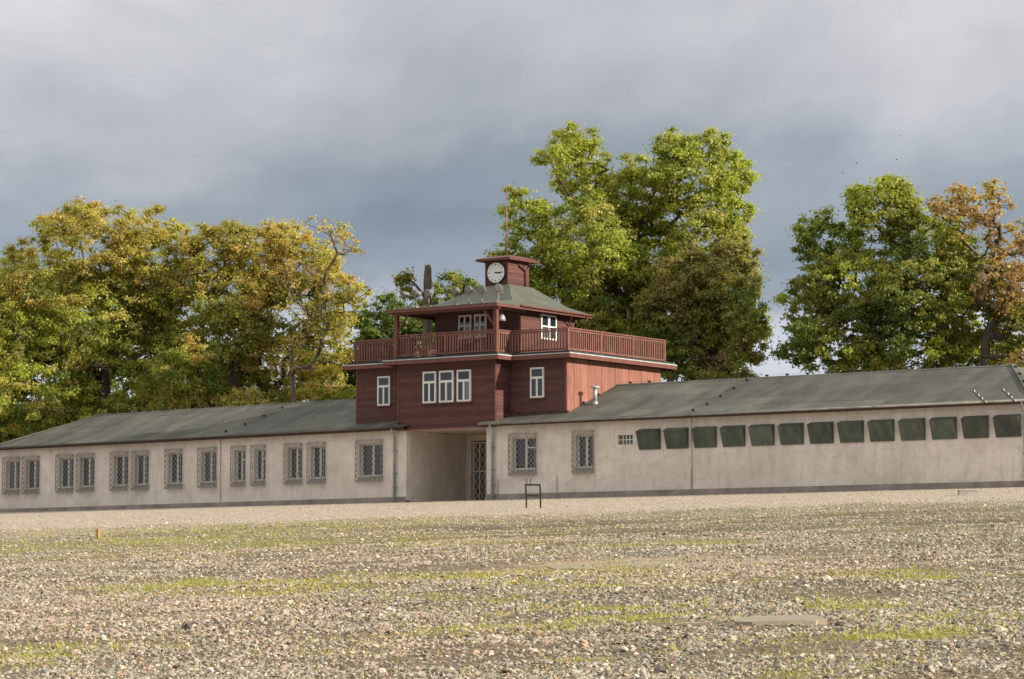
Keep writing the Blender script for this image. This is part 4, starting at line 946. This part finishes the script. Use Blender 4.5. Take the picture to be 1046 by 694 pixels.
tree('oak_tree', 'broad yellow-green oak behind the left end of the office wing', (-35, 13.7), T1, {'olive': 3.6, 'lime': 2.6, 'yellow': 1.8, 'green': 1.4, 'gold': .7}, 640, 112000, 111, high=('gold', .52, .55), clump=.52)
T0 = [(-2.3, 13.6, 2.3, 2.0), (1.4, 12.5, 2.6, 2.3), (4.6, 11.1, 2.6, 2.3), (0, 8.8, 3.2, 2.3), (4, 7.9, 2.9, 2.0), (-3.7, 9.6, 2.3, 2.6), (7.7, 9.1, 2.3, 2.0), (0, 5.8, 3.5, 1.6)]
tree('dark_oak_tree', 'dark green tree filling the gaps behind the broad left oak', (-48.9, 24.7), T0, {'green': 3, 'olive': 2.5, 'dark': 1.0}, 300, 42000, 109, clump=.6, leaf=.08)
T2 = [(-1.2, 13.8, 1.9, 1.7), (1.2, 14.1, 2.3, 1.6), (3.6, 13.3, 1.8, 1.7), (5.3, 11.6, 1.4, 1.4), (2.7, 10.6, 2.8, 2.1), (.1, 10.6, 2.3, 2.1), (4.7, 9, 1.7, 1.8), (2.1, 7.9, 2.5, 1.8), (-.5, 7.3, 2.1, 1.7), (1.0, 5.4, 2.6, 1.3), (4.4, 6.0, 1.8, 1.3), (-2.5, 5.6, 1.8, 1.4)]
tree('autumn_tree', 'golden yellow tree with dark limbs showing, beside the broad left oak', (-28.1, 16.2), T2, {'yellow': 3.2, 'gold': 1.6, 'lime': 1.2, 'olive': 2.6}, 400, 46000, 102, high=('gold', .6, .4), clump=.48, rtip=.021)
tree('bare_tree', 'nearly leafless pale tree standing in front of the golden tree', (-23, 15.0), [(1.7, 13.9, 1.6, 1.2), (.5, 11.2, 1.6, 2.0), (1.9, 10.8, 1.4, 2.0), (2.8, 13.6, .9, .9), (1.0, 8.0, 1.5, 1.6)], {'gold': 1, 'yellow': 1}, 34, 900, 113, trunk=.62, bark='bark_pale', rtip=.021, wob=.10, clump=.45)
T3 = [(-3.2, 7.5, 1.8, 1.6), (-.5, 10.0, 1.6, 2.0), (.8, 10.6, 1.3, 1.5), (2.5, 11.4, 1.3, 1.3), (3.4, 12.3, .8, .8), (4.7, 11.8, .8, .7), (-1.3, 8.2, 2.1, 1.8), (1.3, 9.0, 2.1, 1.8), (3.5, 9.2, 2.0, 1.6)]
tree('green_tree', 'small dark green tree seen behind the porch roof', (-24.3, 25.1), T3, {'green': 3, 'dark': 1.5, 'olive': 1.5, 'brown': .5}, 260, 36000, 104, clump=.42)
T4 = [(-2, 16.6, 1.8, 1.9), (.5, 14.9, 1.9, 1.8), (3.2, 16, 2.1, 2.0), (5.1, 15.1, 1.3, 1.8), (-4.9, 14.1, 1.2, 1.1), (-4.5, 11.6, 1.7, 1.7), (-1.9, 12.8, 2.4, 2.2), (.9, 12.1, 2.6, 2.4), (3.9, 12.5, 2, 1.9), (-3.2, 10.2, 1.9, 1.9), (-.4, 9.5, 2.4, 2.2), (2.4, 9.5, 2.3, 2.0), (0, 7.4, 2.4, 1.6), (-2.3, 8.1, 1.9, 1.9)]
tree('maple_tree', 'tall lime green tree rising behind the clock turret', (-4.9, 18.1), T4, {'lime': 4, 'olive': 2.6, 'yellow': 1.3, 'green': 2.0}, 600, 88000, 105, clump=.46, high=('lime', .5, .6))
T5 = [(.3, 10.5, 1.7, 1.9), (1.1, 8.9, 1.0, 1.8), (-.1, 7.6, 1.8, 1.8), (-1.6, 7, 1.8, 1.5), (.7, 6.6, .9, 1.1), (-.9, 9.3, 1.6, 1.6), (.2, 5.2, 1.3, 1.0), (-1.9, 10.8, 1.2, 1.2), (-2.6, 9.0, 1.3, 1.4)]
tree('brown_tinged_tree', 'smaller brownish green tree in front of the tall lime tree', (.9, 17.3), T5, {'brown': 1.5, 'olive': 3.6, 'green': 1.4, 'lime': 1.4}, 260, 30000, 106, clump=.42, high=('brown', .5, .45))
T6 = [(0, 13.1, 1.7, 1.4), (-2.2, 11.9, 1.7, 1.5), (2, 12, 1.7, 1.7), (-1.2, 9.7, 2.6, 1.8), (1.7, 9.4, 2.6, 2.1), (-3.1, 8.9, 1.5, 1.7), (3.9, 8.2, 2, 2.0), (-2.2, 7.1, 2, 1.5), (1.3, 6.8, 2.6, 1.6), (4.4, 6.7, 1.7, 1.3)]
tree('green_oak_tree', 'large green oak behind the hooded wing', (9.9, 16.4), T6, {'green': 4, 'olive': 3, 'lime': 2.2, 'dark': .6}, 430, 52000, 107, clump=.42, high=('lime', .62, .6))
T7 = [(-.1, 12.8, 1.5, 1.0), (-1.5, 13.1, .7, .6), (1.4, 11, 1.3, 1.5), (2, 8.9, 1.4, 2.0), (.7, 9.5, 1.2, 1.5), (2.2, 6.9, 1.5, 1.7), (-.6, 11.2, .9, .9), (3.6, 10, 1.5, 2)]
tree('orange_tree', 'orange and brown leaved tree at the far right', (14.9, 16.3), T7, {'orange': 1.3, 'brown': 1.8, 'gold': 1.4, 'olive': 2.8}, 190, 9500, 128, clump=.40, high=('orange', .7, .55), trunk=.6)
# sawn-off trunk behind the porch
sd = empty('lopped_tree', (-16.3, 17.3, 0)); tag(sd, 'sawn-off bare tree trunk with one leafy twig behind the porch', 'tree', 'trees behind the building')
rr_ = random.Random(4); zz = [-.2, 2, 4, 6, 8, 9.2, 9.8, 10.3, 10.8, 11.2, 11.6, 12.0, 12.35, 12.5]
tm = MB().tube([(.03 * math.sin(z * 1.7) + .012 * (z - 8), .03 * math.cos(z * 1.3), z) for z in zz], [(.30 - .008 * z) * rr_.uniform(.86, 1.16) for z in zz[:-1]] + [.13], 11)
tm.v = [(x + rr_.uniform(-.02, .02), y + rr_.uniform(-.02, .02), z + (rr_.uniform(-.09, .05) if z > 12.2 else 0)) for x, y, z in tm.v]
B0 = Vector((-RX * .1, -RY * .1, 10.9)); B1 = Vector((-RX * .55, -RY * .55, 11.5)); B2 = Vector((-RX * .95, -RY * .95, 11.85)); tm.tube([B0, B1, B2], [.09, .06, .03], 7)
tm.tube([B1, B1 + Vector((-RX * .5, -RY * .5, .05))], [.04, .02], 6); tm.tube([(0, 0, 10.2), (RX * .4, RY * .4, 10.7)], [.08, .05], 7)
obj('trunk', tm, 'bark_mossy', sd, True)
r = np.random.default_rng(9); nL = 900; cc = np.array([tuple(B2), tuple(B2 + Vector((-RX * .35, -RY * .35, -.1))), tuple(B1 + Vector((-RX * .5, -RY * .5, -.3))), (.1, 0, 10.2), (-.3, -.2, 10.0)]); k = r.integers(0, 5, nL)
P = cc[k] + r.normal(0, .16, (nL, 3)); Nn = r.normal(size=(nL, 3)) + [0, 0, .6]; Nn /= np.linalg.norm(Nn, axis=1, keepdims=True)
me = leaves_mesh(P, Nn, .09 * r.uniform(.7, 1.2, nL), np.array([.24, .23, .04]) * r.uniform(.7, 1.3, (nL, 1)), r); o = bpy.data.objects.new('crown', me); COL.objects.link(o); o.parent = sd; o['kind'] = 'stuff'

# ------------------------------------------------------------------ birds
bl = ['highest of the four distant birds over the green oak', 'lowest and leftmost of the four distant birds in the sky', 'left bird of the middle two in the sky', 'right bird of the middle two in the sky']
for i, (x, y, z) in enumerate(((-7.08, 50.49, 22.51), (-9.93, 48.68, 20.37), (-9.25, 49.1, 20.93), (-7.35, 50.44, 21.13))):
    b = empty('bird', (x, y, z), rad(40 + 25 * i)); b.scale = (.5, .5, .5); tag(b, bl[i], 'bird', 'birds in the sky')
    mb = MB().tube([(0, -.16, 0), (0, -.09, .01), (0, .04, 0), (0, .18, 0)], [.012, .04, .045, .012], 8)
    for s in (-1, 1):
        mb.slab([(s * .03, -.07, .02), (s * .16, -.08, .09), (s * .30, .0, .05), (s * .15, .05, .085), (s * .03, .06, .02)][::s], .008)
    obj('body', mb, 'iron', b)
